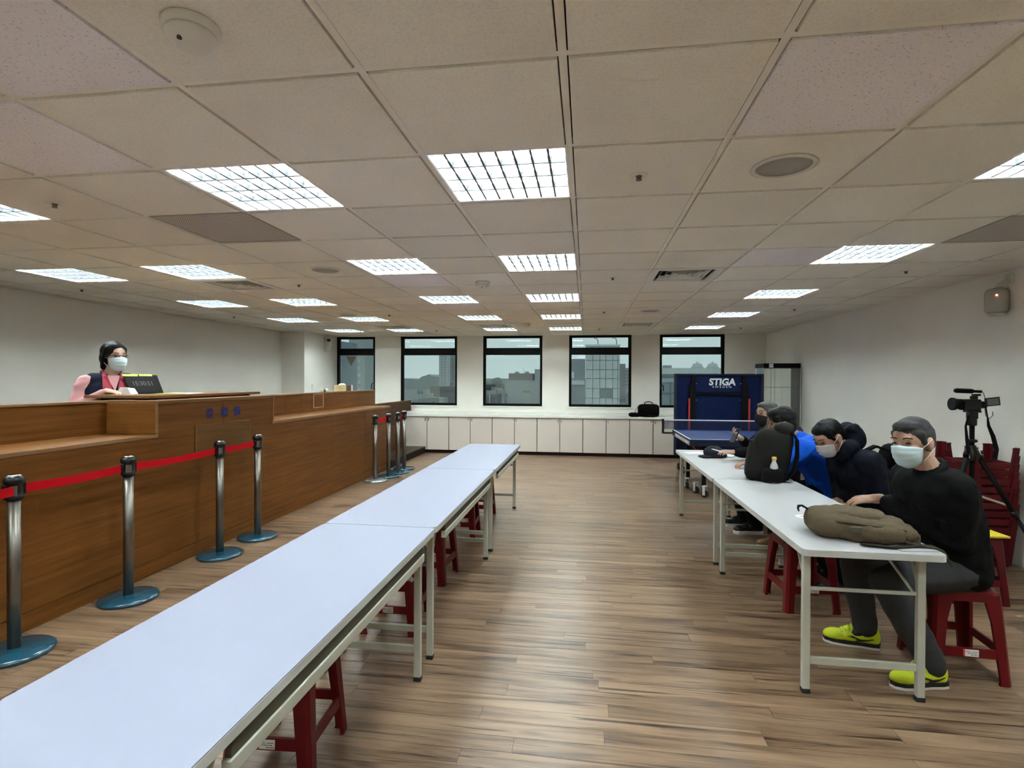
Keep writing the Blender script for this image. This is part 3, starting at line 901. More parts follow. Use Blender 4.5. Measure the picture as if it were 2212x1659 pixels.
stool('red plastic stool tucked under the right table between two people', 1.43, 3.80, .1)
stool('red plastic stool the man in yellow shoes sits on', 1.90, 3.08, -.06)
stool('red plastic stool the person in the navy hooded jacket sits on', 1.98, 4.15, .1, sticker=False)
stool('red plastic stool the person in the blue shirt sits on', 1.96, 4.86, .05, sticker=False)
stool('red plastic stool the man in the black face mask sits on', 1.94, 5.62, -.05, sticker=False)
stool('dull red plastic stool holding the yellow folder by the right wall', 2.61, 4.10, .04, ST_B)
NTH = ['lowest', 'second from the floor', 'third from the floor', 'fourth from the floor', 'fifth from the floor', 'fourth from the top', 'third from the top', 'second from the top', 'topmost']
for k in range(9):
    stool('upturned dark red stool, %s in the left stack by the right wall' % NTH[k], 2.86, 4.86, .03 * (k % 3 - 1), ST_B, 'left stack of upturned stools', flip=1, z=.45 + k * .066, sticker=k in (3, 4, 7))
for k in range(9):
    stool('upturned dark red stool, %s in the right stack against the wall' % NTH[k], 3.235, 4.90, .03 * ((k + 1) % 3 - 1), ST_B, 'right stack of upturned stools', flip=1, z=.45 + k * .064, sticker=k in (5,))
mat('folder_yellow', (0.86, 0.68, 0.03), 0.5, var=0.08, vscale=40)
fo = thing('paper_folder', 'bright yellow paper folder lying on a stool by the right wall', 'folder', (2.63, 4.10, .4505), .05)
MB().box(-.15, .15, -.165, .16, 0, .004).build('back_cover', 'folder_yellow', fo)
MB().box(-.148, .148, -.16, .158, .004, .008).build('sheets', 'sticker_white', fo)
MB().box(-.15, .15, -.165, .16, .008, .012).build('front_cover', 'folder_yellow', fo)

# ================================================================ STANCHIONS
def stanchion(label, x, y, base_m, to=None, group='belt barrier posts along the counter', ang=-.75):
    t = thing('barrier_post', label, 'barrier post', (x, y, 0), 0, group)
    MB().lathe([(.174, 0), (.178, .006), (.176, .018), (.162, .026), (.07, .032), (.040, .036)], n=40).build('base', base_m, t)
    MB().lathe([(.030, .034), (.030, .84)], n=24).build('pole', 'steel', t)
    h = MB().lathe([(.038, .835), (.043, .840), (.043, .854), (.039, .858), (.039, .915), (.043, .920), (.046, .930), (.045, .945), (.034, .962), (.014, .965)], n=24).build('belt_head', 'plastic_black', t)
    MB().lathe([(.034, .9615), (.031, .967), (.012, .968)], n=24).build('top_cap', 'chrome', h)
    sd = MB()
    for a in (0.0, -pi / 2, pi, ):
        R_ = Matrix.Rotation(a + ang, 4, 'Z')
        q = MB()
        for k in range(5):
            a0, a1 = -.42 + .168 * k, -.42 + .168 * (k + 1)
            q.add([(.0415 * cos(a0), .0415 * sin(a0), .860), (.0415 * cos(a1), .0415 * sin(a1), .860), (.0415 * cos(a1), .0415 * sin(a1), .912), (.0415 * cos(a0), .0415 * sin(a0), .912)], [(0, 1, 2, 3)], True)
        q.xf(R_); sd.add(q.v, q.f, True)
    sd.build('head_plate', 'steel', h)
    for s in (-1, 1): MB().box(-.012, .012, s * .047 - .009, s * .047 + .009, .856, .918, .003).build('belt_clip', 'plastic_black', h)
    if to is not None:
        dx, dy, off = to
        n = 14; L = math.hypot(dx, dy)
        pts = [(off + (dx - 0) * k / n, .04 + (dy - .08) * k / n, .888 - .018 * L * (4 * (k / n) * (1 - k / n)) * .6) for k in range(n + 1)]
        MB().strip(pts, (0, 0, 1), .050, .0016).build('belt', 'belt_red', t)
    return t
PX = -3.055
stanchion('steel belt post just outside the left edge of the view', PX, 1.62, 'film_blue', (0.0, .85, .047))
stanchion('steel belt post nearest to the camera, blue-wrapped base cut by the left edge', PX, 2.47, 'film_blue', (0, .725, .0))
stanchion('second steel belt post from the left with blue-wrapped base', PX, 3.195, 'film_blue', (0, .905, 0))
stanchion('third steel belt post from the left with blue-wrapped base', PX, 4.10, 'film_blue', (0, .52, 0))
stanchion('fourth steel belt post, right end of the long red belt', PX, 4.62, 'film_blue')
stanchion('nearest post of the far group, with a bare silver base', PX, 7.44, 'film_clear', (.05, .36, 0), 'belt barrier posts grouped at the far end')
stanchion('second post of the far group of four posts', -2.99, 7.80, 'film_blue', None, 'belt barrier posts grouped at the far end')
stanchion('third post of the far group of four posts', -2.965, 8.14, 'film_blue', (-.03, .36, 0), 'belt barrier posts grouped at the far end')
stanchion('farthest post of the far group of four posts', -2.99, 8.50, 'film_blue', None, 'belt barrier posts grouped at the far end')

# ================================================================ PING-PONG TABLE
mat('pp_blue', (0.006, 0.022, 0.105), 0.5, spec=0.2, var=0.06)
mat('pp_under', (0.004, 0.012, 0.062), 0.6, spec=0.15, var=0.08)
mat('pp_navy', (0.006, 0.010, 0.030), 0.5)
mat('line_white', (0.82, 0.84, 0.86), 0.5)
mat('spring_red', (0.50, 0.035, 0.03), 0.4)
pp = thing('ping_pong_table', 'blue ping-pong table half set flat with net, beyond the right tables', 'ping-pong table', (2.06, 7.66, 0))
HW, z = .7625, .745
top = MB().box(-HW, HW, -.685, .685, z - .022, z, .002).build('playing_top', 'pp_blue', pp)
ln = MB()
for s in (-1, 1): ln.box(s * (HW - .010) - .010, s * (HW - .010) + .010, -.685, .685, z, z + .0008)
ln.box(-HW + .02, HW - .02, -.685, -.665, z, z + .0008); ln.box(-.0015, .0015, -.665, .685, z, z + .0008)
ln.build('boundary_line', 'line_white', top)
fr = MB()
for s in (-1, 1): fr.box(s * (HW - .012) - .012, s * (HW - .012) + .012, -.68, .68, z - .085, z - .023)
fr.box(-HW, HW, -.683, -.66, z - .085, z - .023); fr.box(-HW, HW, .66, .683, z - .085, z - .023)
fr.build('apron', 'pp_navy', pp)
MB().box(-HW - .002, -HW + .002, -.66, .4, z - .075, z - .03).build('side_plate', 'table_metal', pp)
text_mesh('side_lettering', 'STIGA', .05, 'line_white', Matrix.Translation((-HW - .0035, -.5, z - .052)) @ Matrix(((0, 0, -1, 0), (-1, 0, 0, 0), (0, 1, 0, 0), (0, 0, 0, 1))), pp, depth=.001)
for x in (-.56, .56):
    for y in (-.55, .52):
        l = MB().box(x - .025, x + .025, y - .02, y + .02, .03, z - .085, .003).build('leg', 'matte_black', pp)
        MB().cyl((x - .02, y, .03), (x + .02, y, .03), .03, n=16).build('wheel', 'rubber_black', l)
MB().box(-.535, .535, -.56, -.53, .30, .34).build('cross_bar', 'matte_black', pp)
MB().strip([(-.50, -.6, .40), (-.62, -.2, .62)], (1, 0, 0), .05, .02).build('gas_strut', 'spring_red', pp)
mat('net_mesh', (0.02, 0.03, 0.09), 0.8)
nt_ = bpy.data.objects.new('net', None); COL.objects.link(nt_); nt_.parent = pp; nt_.location = (0, .70, z)
MB().box(-.915, .915, -.004, .004, .135, .152).build('net_tape', 'line_white', nt_)
nm = MB()
for k in range(92): nm.box(-.9 + k * .02, -.894 + k * .02, -.0007, .0007, .004, .136)
for k in range(7): nm.box(-.9, .9, -.0007, .0007, .008 + k * .019, .014 + k * .019)
nm.build('netting', 'net_mesh', nt_)
for s in (-1, 1):
    MB().box(s * .9 - .016, s * .9 + .016, -.016, .016, -.06, .158, .003).build('net_post', 'plastic_black', nt_)
    MB().box(min(s * .74, s * .9), max(s * .74, s * .9), -.02, .02, -.065, -.042, .004).build('net_clamp', 'plastic_black', nt_)
# small pale clutter of wheels below
for k, (x, y) in enumerate([(1.38, 7.6), (1.44, 7.3), (1.50, 7.05)]):
    w_ = thing('floor_caster', ['farthest white-forked caster under the ping-pong table', 'middle white-forked caster under the ping-pong table', 'nearest white-forked caster under the ping-pong table'][k], 'caster', (x, y, 0), .4 * k, 'casters under the ping-pong table')
    MB().cyl((-.018, 0, .045), (.018, 0, .045), .045, n=18).build('wheel', 'rubber_black', w_)
    MB().box(-.03, -.022, -.02, .02, .03, .13, .003).box(.022, .03, -.02, .02, .03, .13, .003).box(-.03, .03, -.025, .025, .13, .15, .003).build('fork', 'table_edge', w_)
# the other half, folded upright on its own trolley
pu = thing('folded_table_half', 'upright folded half of the blue ping-pong table with white lettering', 'ping-pong table', (2.125, 9.05, 0))
HW2 = .695
MB().box(-HW2, HW2, 0, .022, .27, 1.60, .002).build('panel', 'pp_under', pu)
fr = MB()
for s in (-1, 1): fr.box(s * (HW2 - .02) - .02, s * (HW2 - .02) + .02, -.035, 0, .27, 1.60)
fr.box(-HW2 + .04, HW2 - .04, -.035, 0, 1.575, 1.60); fr.box(-HW2 + .04, HW2 - .04, -.035, 0, .27, .30)
fr.build('rim_frame', 'pp_navy', pu)
sf = MB()
for s in (-1, 1): sf.box(s * .39 - .03, s * .39 + .03, -.055, -.001, .30, 1.57)
sf.box(-.36, .36, -.05, -.001, 1.265, 1.30)
for s in (-1, 1): sf.box(s * .435 - .02, s * .435 + .02, -.06, -.001, .3, 1.42)
sf.build('support_frame', 'matte_black', pu)
MB().box(-.355, .355, -.012, -.001, 1.305, 1.565, .002).build('name_panel', 'pp_under', pu)
for s in (-1, 1): MB().box(s * .465 - .015, s * .465 + .015, -.075, -.055, .60, 1.20, .004).build('spring_rod', 'spring_red', pu)
for s in (-1, 1):
    for zz in (1.17, 1.44): MB().cyl((s * .345, -.02, zz), (s * .345, 0, zz), .009, n=10).build('bolt', 'chrome', pu)
FACE = Matrix(((1, 0, 0, 0), (0, 0, -1, 0), (0, 1, 0, 0), (0, 0, 0, 1)))    # text plane -> faces -Y
text_mesh('lettering', 'STIGA', .150, 'line_white', Matrix.Translation((.055, -.0145, 1.462)) @ FACE, pu, depth=.001, bold=.006, shear=.10)
text_mesh('small_lettering', 'S W E D E N', .045, 'line_white', Matrix.Translation((.055, -.0145, 1.385)) @ Matrix.Scale(1.22, 4, (1, 0, 0)) @ FACE, pu, depth=.001)
for x in (-.58, .58):
    lg = MB().box(x - .025, x + .025, -.05, -.005, .06, .5).build('leg', 'matte_black', pu)
    MB().box(x - .02, x + .02, -.22, .22, .06, .10).build('skid', 'matte_black', lg)
    for y in (-.20, .20): MB().cyl((x - .02, y, .04), (x + .02, y, .04), .04, n=16).build('wheel', 'rubber_black', lg)

# ================================================================ GLASS DISPLAY CASE
gc = thing('glass_display_case', 'tall glass display case with dark top in the right rear corner', 'display case', (3.155, 9.42, 0))
a, b_ = .285, .22
MB().box(-a, a, -b_, b_, 1.70, 1.775, .004).build('top', 'matte_black', gc)
MB().box(-a, a, -b_, b_, 0, .30, .004).build('plinth', 'matte_black', gc)
for s in (-1, 1):
    MB().box(s * a - .003 if s > 0 else -a, a if s > 0 else -a + .003, -b_ + .01, b_ - .01, .30, 1.70).build('side_glass', 'case_glass', gc)
MB().box(-a + .004, a - .004, b_ - .006, b_ - .002, .30, 1.70).build('back_glass', 'case_glass', gc)
MB().box(-a + .004, -.002, -b_, -b_ + .004, .30, 1.70).build('sliding_door', 'case_glass', gc)
MB().box(-.02, a - .004, -b_ + .008, -b_ + .012, .30, 1.70).build('sliding_door', 'case_glass', gc)
for zz in (.65, .985, 1.38):
    s_ = MB().box(-a + .006, a - .006, -b_ + .03, b_ - .01, zz, zz + .006).build('shelf', 'case_glass', gc)
    MB().box(-a + .006, a - .006, -b_ + .028, -b_ + .030, zz, zz + .006).box(-a + .006, a - .006, b_ - .01, b_ - .008, zz, zz + .006).build('shelf_edge', 'glass_edge', s_)
for x in (-a, a):
    MB().box(x - .007, x + .007, -b_ - .004, -b_ + .008, .30, 1.70, .002).build('corner_post', 'table_edge', gc)
for x in (-a + .01, -.03, .03): MB().box(x - .002, x + .002, b_ - .012, b_ - .008, .30, 1.70).build('glass_joint', 'glass_edge', gc)
lb = MB().box(-.20, -.135, -b_ - .002, -b_, 1.705, 1.768).build('paper_label', 'sticker_white', gc)
MB().box(-.19, -.145, -b_ - .003, -b_ - .001, 1.745, 1.75).box(-.19, -.15, -b_ - .003, -b_ - .001, 1.73, 1.735).build('label_print', 'vent_grey', lb)

# ================================================================ VIDEO CAMERA ON TRIPOD
TX, TY = 2.82, 4.36
tp = thing('tripod', 'tall black tripod standing in front of the stacked red stools', 'tripod', (TX, TY, 0))
MB().cyl((0, 0, .62), (0, 0, 1.17), .016, n=16).build('centre_column', 'matte_black', tp)
MB().lathe([(.022, .90), (.045, .915), (.05, .96), (.038, .985), (.03, 1.0), (.025, 1.02)], n=20).build('shoulder', 'plastic_black', tp)
MB().lathe([(.02, 1.04), (.034, 1.045), (.034, 1.06), (.02, 1.065)], n=16).build('collar', 'plastic_black', tp)
for k, aa in enumerate((-.62, 1.55, 3.62)):
    d = Vector((cos(aa), sin(aa), 0)); 
    p0 = d * .04 + Vector((0, 0, .94)); p3 = d * .50 + Vector((0, 0, .012))
    p1 = p0.lerp(p3, .42); p2 = p0.lerp(p3, .74)
    lg = MB().cyl(p0, p1, .016, .016, n=12).build('leg', 'matte_black', tp)
    MB().cyl(p1, p2, .0125, n=12).cyl(p2, p3, .0095, n=12).build('lower_leg', 'matte_black', lg)
    MB().cyl(p1 - (p3 - p0).normalized() * .02, p1 + (p3 - p0).normalized() * .025, .021, n=12).cyl(p2 - (p3 - p0).normalized() * .015, p2 + (p3 - p0).normalized() * .02, .017, n=12).build('leg_lock', 'plastic_black', lg)
    MB().cyl(p3 + Vector((0, 0, -.010)), p3 + Vector((0, 0, .012)), .015, n=12).build('foot', 'rubber_black', lg)
    MB().strip([d * .018 + Vector((0, 0, .66)), p0.lerp(p3, .36)], (0, 0, 1), .014, .004).build('spreader', 'table_metal', lg)
    MB().box(-.012, .012, -.02, .02, .93, .955).xf(Matrix.Translation(d * .052) @ Matrix.Rotation(aa, 4, 'Z')).build('leg_hinge', 'chrome', lg)
hd = MB().lathe([(.026, 1.165), (.030, 1.175), (.030, 1.215), (.022, 1.225)], n=16).box(-.03, .03, -.02, .02, 1.215, 1.262, .004).box(-.045, .045, -.03, .03, 1.262, 1.278, .004).build('pan_head', 'plastic_black', tp)
MB().tube([(-.03, -.01, 1.24), (-.055, -.02, 1.16), (-.045, -.02, 1.06), (-.035, -.02, .96)], .008, radii=[.007, .007, .011, .011]).build('pan_handle', 'matte_black', hd)
vc = thing('video_camera', 'black video camera with top microphone mounted on the tripod', 'camera', (TX - .005, TY, 1.278), .05); vc.scale = (.78, .78, .78)
MB().box(-.09, .06, -.045, .045, .0, .105, .012).build('body', 'plastic_black', vc)
lens = MB().cyl((-.09, 0, .058), (-.155, 0, .058), .047, .050, n=24).cyl((-.155, 0, .058), (-.175, 0, .058), .058, .060, n=24).build('lens', 'matte_black', vc)
MB().cyl((-.1755, 0, .058), (-.178, 0, .058), .05, n=24).build('lens_front', 'plastic_black', lens)
MB().box(.06, .12, -.03, .03, .02, .085, .008).build('battery', 'plastic_black', vc)
MB().box(-.01, .05, -.012, .012, .105, .135, .004).box(.01, .07, -.02, .02, .135, .155, .004).build('shoe_mount', 'plastic_black', vc)
MB().cap((-.135, 0, .185), .022, (.0, 0, .180), .022).cyl((.0, 0, .18), (.085, 0, .176), .013, n=12).build('microphone', 'matte_black', vc)
sc_ = MB().box(.075, .205, -.075, -.064, .028, .108, .003).xf(Matrix.Rotation(-.12, 4, 'Y')).build('flip_screen', 'plastic_black', vc)
mat('lcd_grey', (0.16, 0.17, 0.17), 0.2)
MB().box(.092, .192, -.0765, -.075, .038, .098).xf(Matrix.Rotation(-.12, 4, 'Y')).build('screen_face', 'lcd_grey', sc_)
MB().tube([(.075, 0, .178), (.105, 0, .165), (.108, -.02, .10), (.10, -.03, .06)], .0025, n=6).build('cable', 'rubber_black', vc)
sp_ = [(.095, -.04, .04), (.105, -.05, -.06), (.115, -.05, -.14), (.155, -.05, -.24), (.185, -.05, -.36), (.175, -.05, -.45), (.13, -.05, -.475), (.08, -.03, -.47)]
MB().strip(sp_, (.6, -.8, 0), [.010, .010, .024, .034, .036, .034, .02, .012], .006).build('hand_strap', 'matte_black', vc)
MB().tube([(.085, -.045, .02), (.09, -.05, -.05), (.12, -.05, -.075), (.15, -.05, -.045), (.148, -.05, -.01)], .003, n=6).build('loose_cord', 'rubber_black', vc)

# ================================================================ WALL DEVICES
ws = thing('wall_siren', 'clear rounded alarm lamp with red light hanging high on the right wall', 'alarm', (XR - .06, 4.985, 2.175))
mat('smoked_plastic', (0.50, 0.48, 0.43), 0.12, coat=0.5)
MB().lathe([(.045, -.115), (.072, -.10), (.080, -.07), (.080, .06), (.070, .085), (.045, .095)], n=28).build('cover', 'smoked_plastic', ws)
MB().lathe([(.05, -.125), (.06, -.116), (.055, -.11)], n=24).build('base_ring', 'plastic_ivory', ws)
MB().tube([(0, 0, .09), (.0, -.03, .12), (.03, -.05, .14), (.058, -.06, .15)], .018, n=10).build('bracket', 'plastic_ivory', ws)
MB().box(.035, .058, -.10, -.03, .12, .20, .006).build('wall_plate', 'plastic_ivory', ws)
emis('red_led', (1.0, 0.22, 0.10), 6.0)
MB().ell((-.045, -.066, .03), (.006, .006, .006), n=10).build('led', 'red_led', ws)
cv = thing('wall_camera', 'small pale surveillance device high on the column beside the first window', 'camera', (-5.36, 10.42, 2.20))
MB().box(-.012, .0, -.05, .05, .06, .16, .004).build('wall_plate', 'plastic_cream', cv)
MB().prism([(-.012, .06), (.10, .05), (.07, -.14), (.0, -.14)], -.05, .05, 'XZ').build('housing', 'plastic_cream', cv)
MB().cyl((.05, 0, .10), (.095, -.02, .09), .03, n=16).build('lens', 'plastic_black', cv)
sk = thing('wall_socket', 'small white wall switch on the column above the counter', 'switch', (-5.374, 9.90, 1.33))
MB().box(0, .008, -.035, .035, -.06, .06, .002).build('plate', 'plastic_cream', sk)
MB().box(.008, .013, -.015, .015, -.03, .03, .002).build('rocker', 'sticker_white', sk)

# ================================================================ THINGS ON THE COUNTER
bx_ = thing('tissue_box', 'cream and dark brown tissue box on the far counter ledge', 'box', (-3.69, 7.75, 1.3062), .1)
mat('box_cream', (0.72, 0.60, 0.32), 0.6); mat('box_brown', (0.10, 0.03, 0.02), 0.5)
MB().box(-.045, .045, -.29, -.02, 0, .095, .004).build('carton', 'box_cream', bx_)
MB().box(-.046, .046, -.02, .20, 0, .094, .004).build('sleeve', 'box_brown', bx_)
MB().box(-.045, .047, .20, .27, 0, .09, .004).build('end_flap', 'sticker_white', bx_)
MB().ell((0, -.08, .10), (.035, .12, .02), n=12).build('tissue', 'sticker_white', bx_)
for k, (y, m, nm_) in enumerate(((6.98, 'plastic_ivory', 'leftmost'), (7.07, 'sprinkler_metal', 'middle, dark'), (7.16, 'plastic_ivory', 'rightmost'))):
    t = thing('ink_pad', 'tiny stamp pot on the far counter ledge, %s of three' % nm_, 'stamp pot', (-3.66, y, 1.3062), 0, 'stamp pots on the ledge')
    MB().lathe([(.024, 0), (.026, .006), (.025, .03), (.022, .034)], n=16).build('pot', m, t)
    MB().lathe([(.010, .034), (.012, .040), (.009, .048), (.003, .050)], n=12).build('knob', m, t)

tb = thing('tablet_clock', 'black tablet leaning on the desk board, showing the time in grey digits', 'tablet', (-3.845, 4.22, 1.3545))
# local frame: bottom edge along +u, leaning back
u = Vector((.27, .46, 0)).normalized(); n_ = Vector((u.y, -u.x, 0))   # n_ faces the room
lean = radians(24)
vv = (Vector((0, 0, 1)) * cos(lean) - n_ * sin(lean) - u * .18).normalized()
nn_ = u.cross(vv).normalized()
if nn_.dot(n_) < 0: nn_ = -nn_
TM = Matrix(((u.x, vv.x, nn_.x, 0), (u.y, vv.y, nn_.y, 0), (u.z, vv.z, nn_.z, 0), (0, 0, 0, 1)))
case = MB().box(-.13, .13, 0, .185, -.008, .002, .004).xf(TM).build('case', 'matte_black', tb)
mat('screen_dark', (0.008, 0.006, 0.006), 0.5, spec=0.15)
MB().box(-.122, .122, .010, .175, .002, .003).xf(TM).build('screen', 'screen_dark', tb)
emis('digit_grey', (0.05, 0.048, 0.048), 0.3)
text_mesh('digits', '15:30:51', .058, 'digit_grey', TM @ Matrix.Translation((-.005, .098, .0036)) @ Matrix.Scale(.82, 4, (1, 0, 0)), tb, depth=.0003)
MB().strip([TM @ Vector((0, .13, -.01)), TM @ Vector((0, .02, -.09))], u, .05, .004).build('prop', 'matte_black', tb)
mat('note_green', (0.62, 0.78, 0.16), 0.7)
MB().box(-.135, -.02, .170, .192, .0022, .0032).box(-.01, .09, .172, .191, .0022, .0032).xf(TM).build('sticky_note', 'note_green', tb)
pa = thing('paper_sheet', 'white and pale green papers under the tablet on the desk board', 'paper', (-3.66, 4.42, 1.3545), .35)
MB().box(-.13, .13, -.18, .16, 0, .002).build('sheet', 'sticker_white', pa)
MB().box(-.16, .05, -.22, -.05, .002, .003).build('note', 'note_green', pa)

# black shoulder bag on the cabinet worktop
bg_ = thing('shoulder_bag', 'black soft shoulder bag with handle on the worktop under the windows', 'bag', (1.17, 10.63, .775))
mat('bag_black', (0.003, 0.003, 0.003), 0.85, spec=0.1, bump=.4, bscale=90)
MB().ell((.03, 0, .125), (.205, .085, .125), n=24, e=.45).build('body', 'bag_black', bg_)
MB().ell((.03, -.02, .16), (.20, .088, .095), n=24, e=.5).build('flap', 'bag_black', bg_)
MB().ell((-.24, -.01, .042), (.11, .07, .042), n=18, e=.6).build('side_pouch', 'bag_black', bg_)
MB().tube([(-.05, 0, .24), (-.04, 0, .285), (.03, 0, .298), (.10, 0, .285), (.11, 0, .24)], .009, n=8).build('handle', 'bag_black', bg_)
MB().strip([(-.17, 0, .20), (-.22, 0, .12), (-.23, -.02, .07), (-.30, -.04, .05)], (0, 1, 0), .03, .005).build('strap', 'bag_black', bg_)

# ---- dark backpack with a water bottle on the right table
mat('pack_grey', (0.016, 0.0155, 0.0135), 0.75, spec=0.2, var=.25, vscale=9, bump=.5, bscale=120)
mat('pack_dark', (0.006, 0.006, 0.006), 0.8, spec=0.15, bump=.4, bscale=110)
bk = thing('backpack', 'dark grey backpack standing upright on the far right table', 'backpack', (1.415, 4.40, ZT), -.25)
b0 = MB().ell((0, 0, .20), (.145, .105, .205), n=28, e=.55)
o = b0.build('main_pack', 'pack_grey', bk)
MB().ell((.06, 0, .38), (.075, .085, .075), n=20, e=.7).build('top_lid', 'pack_grey', bk)
MB().ell((-.115, .0, .17), (.055, .088, .155), n=24, e=.55).build('front_pocket', 'pack_grey', bk)
MB().ell((.03, -.115, .058), (.075, .058, .056), n=20, e=.55).build('side_pocket', 'pack_dark', bk)
MB().ell((0, 0, .035), (.148, .108, .036), n=24, e=.45).build('bottom_panel', 'pack_dark', bk)
MB().tube([(-.155, -.07, .30), (-.168, 0, .315), (-.155, .07, .30)], .004, n=6).build('zip', 'matte_black', bk)
MB().strip([(.11, -.05, .39), (.165, -.055, .32), (.185, -.06, .2), (.18, -.06, .08), (.14, -.06, .02)], (0, 1, 0), .055, .012).build('shoulder_strap', 'pack_dark', bk)
MB().strip([(.11, .05, .39), (.165, .055, .32), (.185, .06, .2), (.18, .06, .08), (.14, .06, .02)], (0, 1, 0), .055, .012).build('shoulder_strap', 'pack_dark', bk)
MB().tube([(.09, -.03, .43), (.10, -.015, .46), (.10, .015, .46), (.09, .03, .43)], .008, n=8).build('grab_loop', 'pack_dark', bk)
for ch_ in bk.children:
    ch_.data.transform(Matrix(((1, 0, .16, -.02), (0, 1, 0, 0), (0, 0, 1, 0), (0, 0, 0, 1))))
wb = thing('water_bottle', 'clear water bottle with orange cap in the side pocket of the dark backpack', 'bottle', (1.412, 4.268, ZT + .004), -.25); wb.scale = (.95, .95, .93)
mat('bottle_clear', (0.55, 0.57, 0.56), 0.08, spec=.8, coat=.6); mat('cap_orange', (0.75, 0.42, 0.10), 0.4)
MB().lathe([(.028, 0), (.031, .004), (.031, .12), (.028, .14), (.014, .172), (.0135, .185)], n=20).build('bottle', 'bottle_clear', wb)
MB().lathe([(.017, .183), (.018, .187), (.018, .205), (.016, .208)], n=18).build('cap', 'cap_orange', wb)

# ---- olive canvas bag lying on the near right table
mat('canvas_olive', (0.122, 0.091, 0.056), 0.85, spec=0.15, var=.22, vscale=7, bump=.7, bscale=150)
mat('canvas_dark', (0.05, 0.044, 0.030), 0.85, spec=0.15, bump=.5, bscale=140)
ob = thing('canvas_backpack', 'olive brown canvas backpack lying flat on the nearest right table', 'backpack', (1.345, 2.885, ZT), -.22)

# ================================================================ ORGANIC SHAPES
def umesh(name, mb, voxel, smooth=3, disp=None):
    me0 = mb.mesh('tmp'); o = bpy.data.objects.new('tmp', me0); COL.objects.link(o)
    rm = o.modifiers.new('r', 'REMESH'); rm.mode = 'VOXEL'; rm.voxel_size = voxel; rm.use_smooth_shade = True
    if smooth:
        sm = o.modifiers.new('s', 'SMOOTH'); sm.factor = .5; sm.iterations = smooth
    dg = bpy.context.evaluated_depsgraph_get()
    me = bpy.data.meshes.new_from_object(o.evaluated_get(dg)); me.name = name
    bpy.data.objects.remove(o); bpy.data.meshes.remove(me0)
    if disp:
        amp, sc, st = disp
        st = Vector(st)
        new = []
        for v in me.vertices:
            p = v.co * sc; p = Vector((p.x * st.x, p.y * st.y, p.z * st.z))
            w = noise.noise(p) + .5 * noise.noise(p * 2.1 + Vector((3, 1, 7)))
            r_ = 1 - abs(noise.noise(p * .7 + Vector((9, 2, 4)))) * 2
            new.append(v.co + v.normal * amp * (w + .5 * r_))
        for v, c in zip(me.vertices, new): v.co = c
    me.polygons.foreach_set('use_smooth', [True] * len(me.polygons))
    me.update()
    return me

# olive bag
om = MB().ell((-.10, .0, .062), (.125, .150, .060), n=26, e=.62).ell((.02, .0, .056), (.17, .145, .052), n=26, e=.62).ell((.14, -.01, .040), (.11, .115, .038), n=24, e=.7)
link('main_pack', umesh('main_pack', om, .008, 4, (.007, 14, (1, 1.6, 1))), 'canvas_olive', ob)
link('front_pocket', umesh('front_pocket', MB().ell((-.02, .015, .098), (.145, .10, .034), n=24, e=.6).ell((.10, .0, .078), (.10, .085, .026), n=20, e=.7), .008, 3, (.006, 18, (1, 1, 1))), 'canvas_olive', ob)
link('lower_pocket', umesh('lower_pocket', MB().ell((.04, -.115, .046), (.14, .046, .040), n=24, e=.6), .008, 3, (.006, 18, (1, 1, 1))), 'canvas_olive', ob)
MB().tube([(-.19, -.11, .085), (-.1, -.143, .092), (.05, -.145, .085), (.18, -.11, .068)], .005, n=6).build('zip', 'canvas_dark', ob)
MB().box(-.06, -.01, -.172, -.154, .055, .080, .002).build('patch', 'table_under', ob)
MB().strip([(-.20, .05, .10), (-.235, .06, .118), (-.25, .08, .105), (-.245, .09, .085)], (0, 1, 0), .022, .006).build('grab_loop', 'matte_black', ob)
MB().strip([(.13, -.10, .030), (.19, -.135, .020), (.24, -.13, .010), (.285, -.125, .008), (.325, -.12, -.012), (.350, -.115, -.07)], (.1, 1, 0), .042, .007).build('shoulder_strap', 'canvas_dark', ob)
MB().strip([(.16, .06, .08), (.21, .03, .05), (.24, -.05, .028), (.21, -.14, .010), (.10, -.19, .008), (-.02, -.19, .010)], (.3, -1, .3), .042, .007).build('shoulder_strap', 'canvas_dark', ob)

gs = thing('plastic_folder', 'pale grey plastic folder under the olive bag at the table corner', 'folder', (1.50, 2.70, ZT), .12)
mat('folder_grey', (0.30, 0.32, 0.33), .4)
MB().box(-.085, .085, -.055, .07, 0, .003, .001).build('sheet', 'folder_grey', gs)
MB().box(-.08, .08, -.052, .066, .003, .005).build('cover', 'table_grey', gs)

# navy cap and papers on the far end of the right tables
mat('navy_felt', (0.008, 0.010, 0.022), 0.9, bump=.4, bscale=120)
cp = thing('cloth_cap', 'dark navy cloth cap lying on the far right table', 'cap', (1.28, 5.62, ZT), .2)
link('crown', umesh('crown', MB().ell((0, 0, .05), (.10, .085, .062), n=24).ell((.02, 0, .02), (.115, .095, .024), n=24), .007, 3, (.005, 20, (1, 1, 1))), 'navy_felt', cp)
MB().ell((-.09, -.02, .012), (.075, .075, .010), n=20).build('brim', 'navy_felt', cp)
pp_ = thing('loose_paper', 'white sheet of paper at the window end of the right tables', 'paper', (1.14, 5.90, ZT), .3)
MB().box(-.10, .10, -.07, .07, 0, .0012).build('sheet', 'sticker_white', pp_)
p2 = thing('loose_paper', 'crumpled white tissue beside the navy cap', 'paper', (1.44, 5.66, ZT), -.4)
MB().box(-.05, .05, -.05, .05, 0, .012, .003).build('sheet', 'sticker_white', p2)

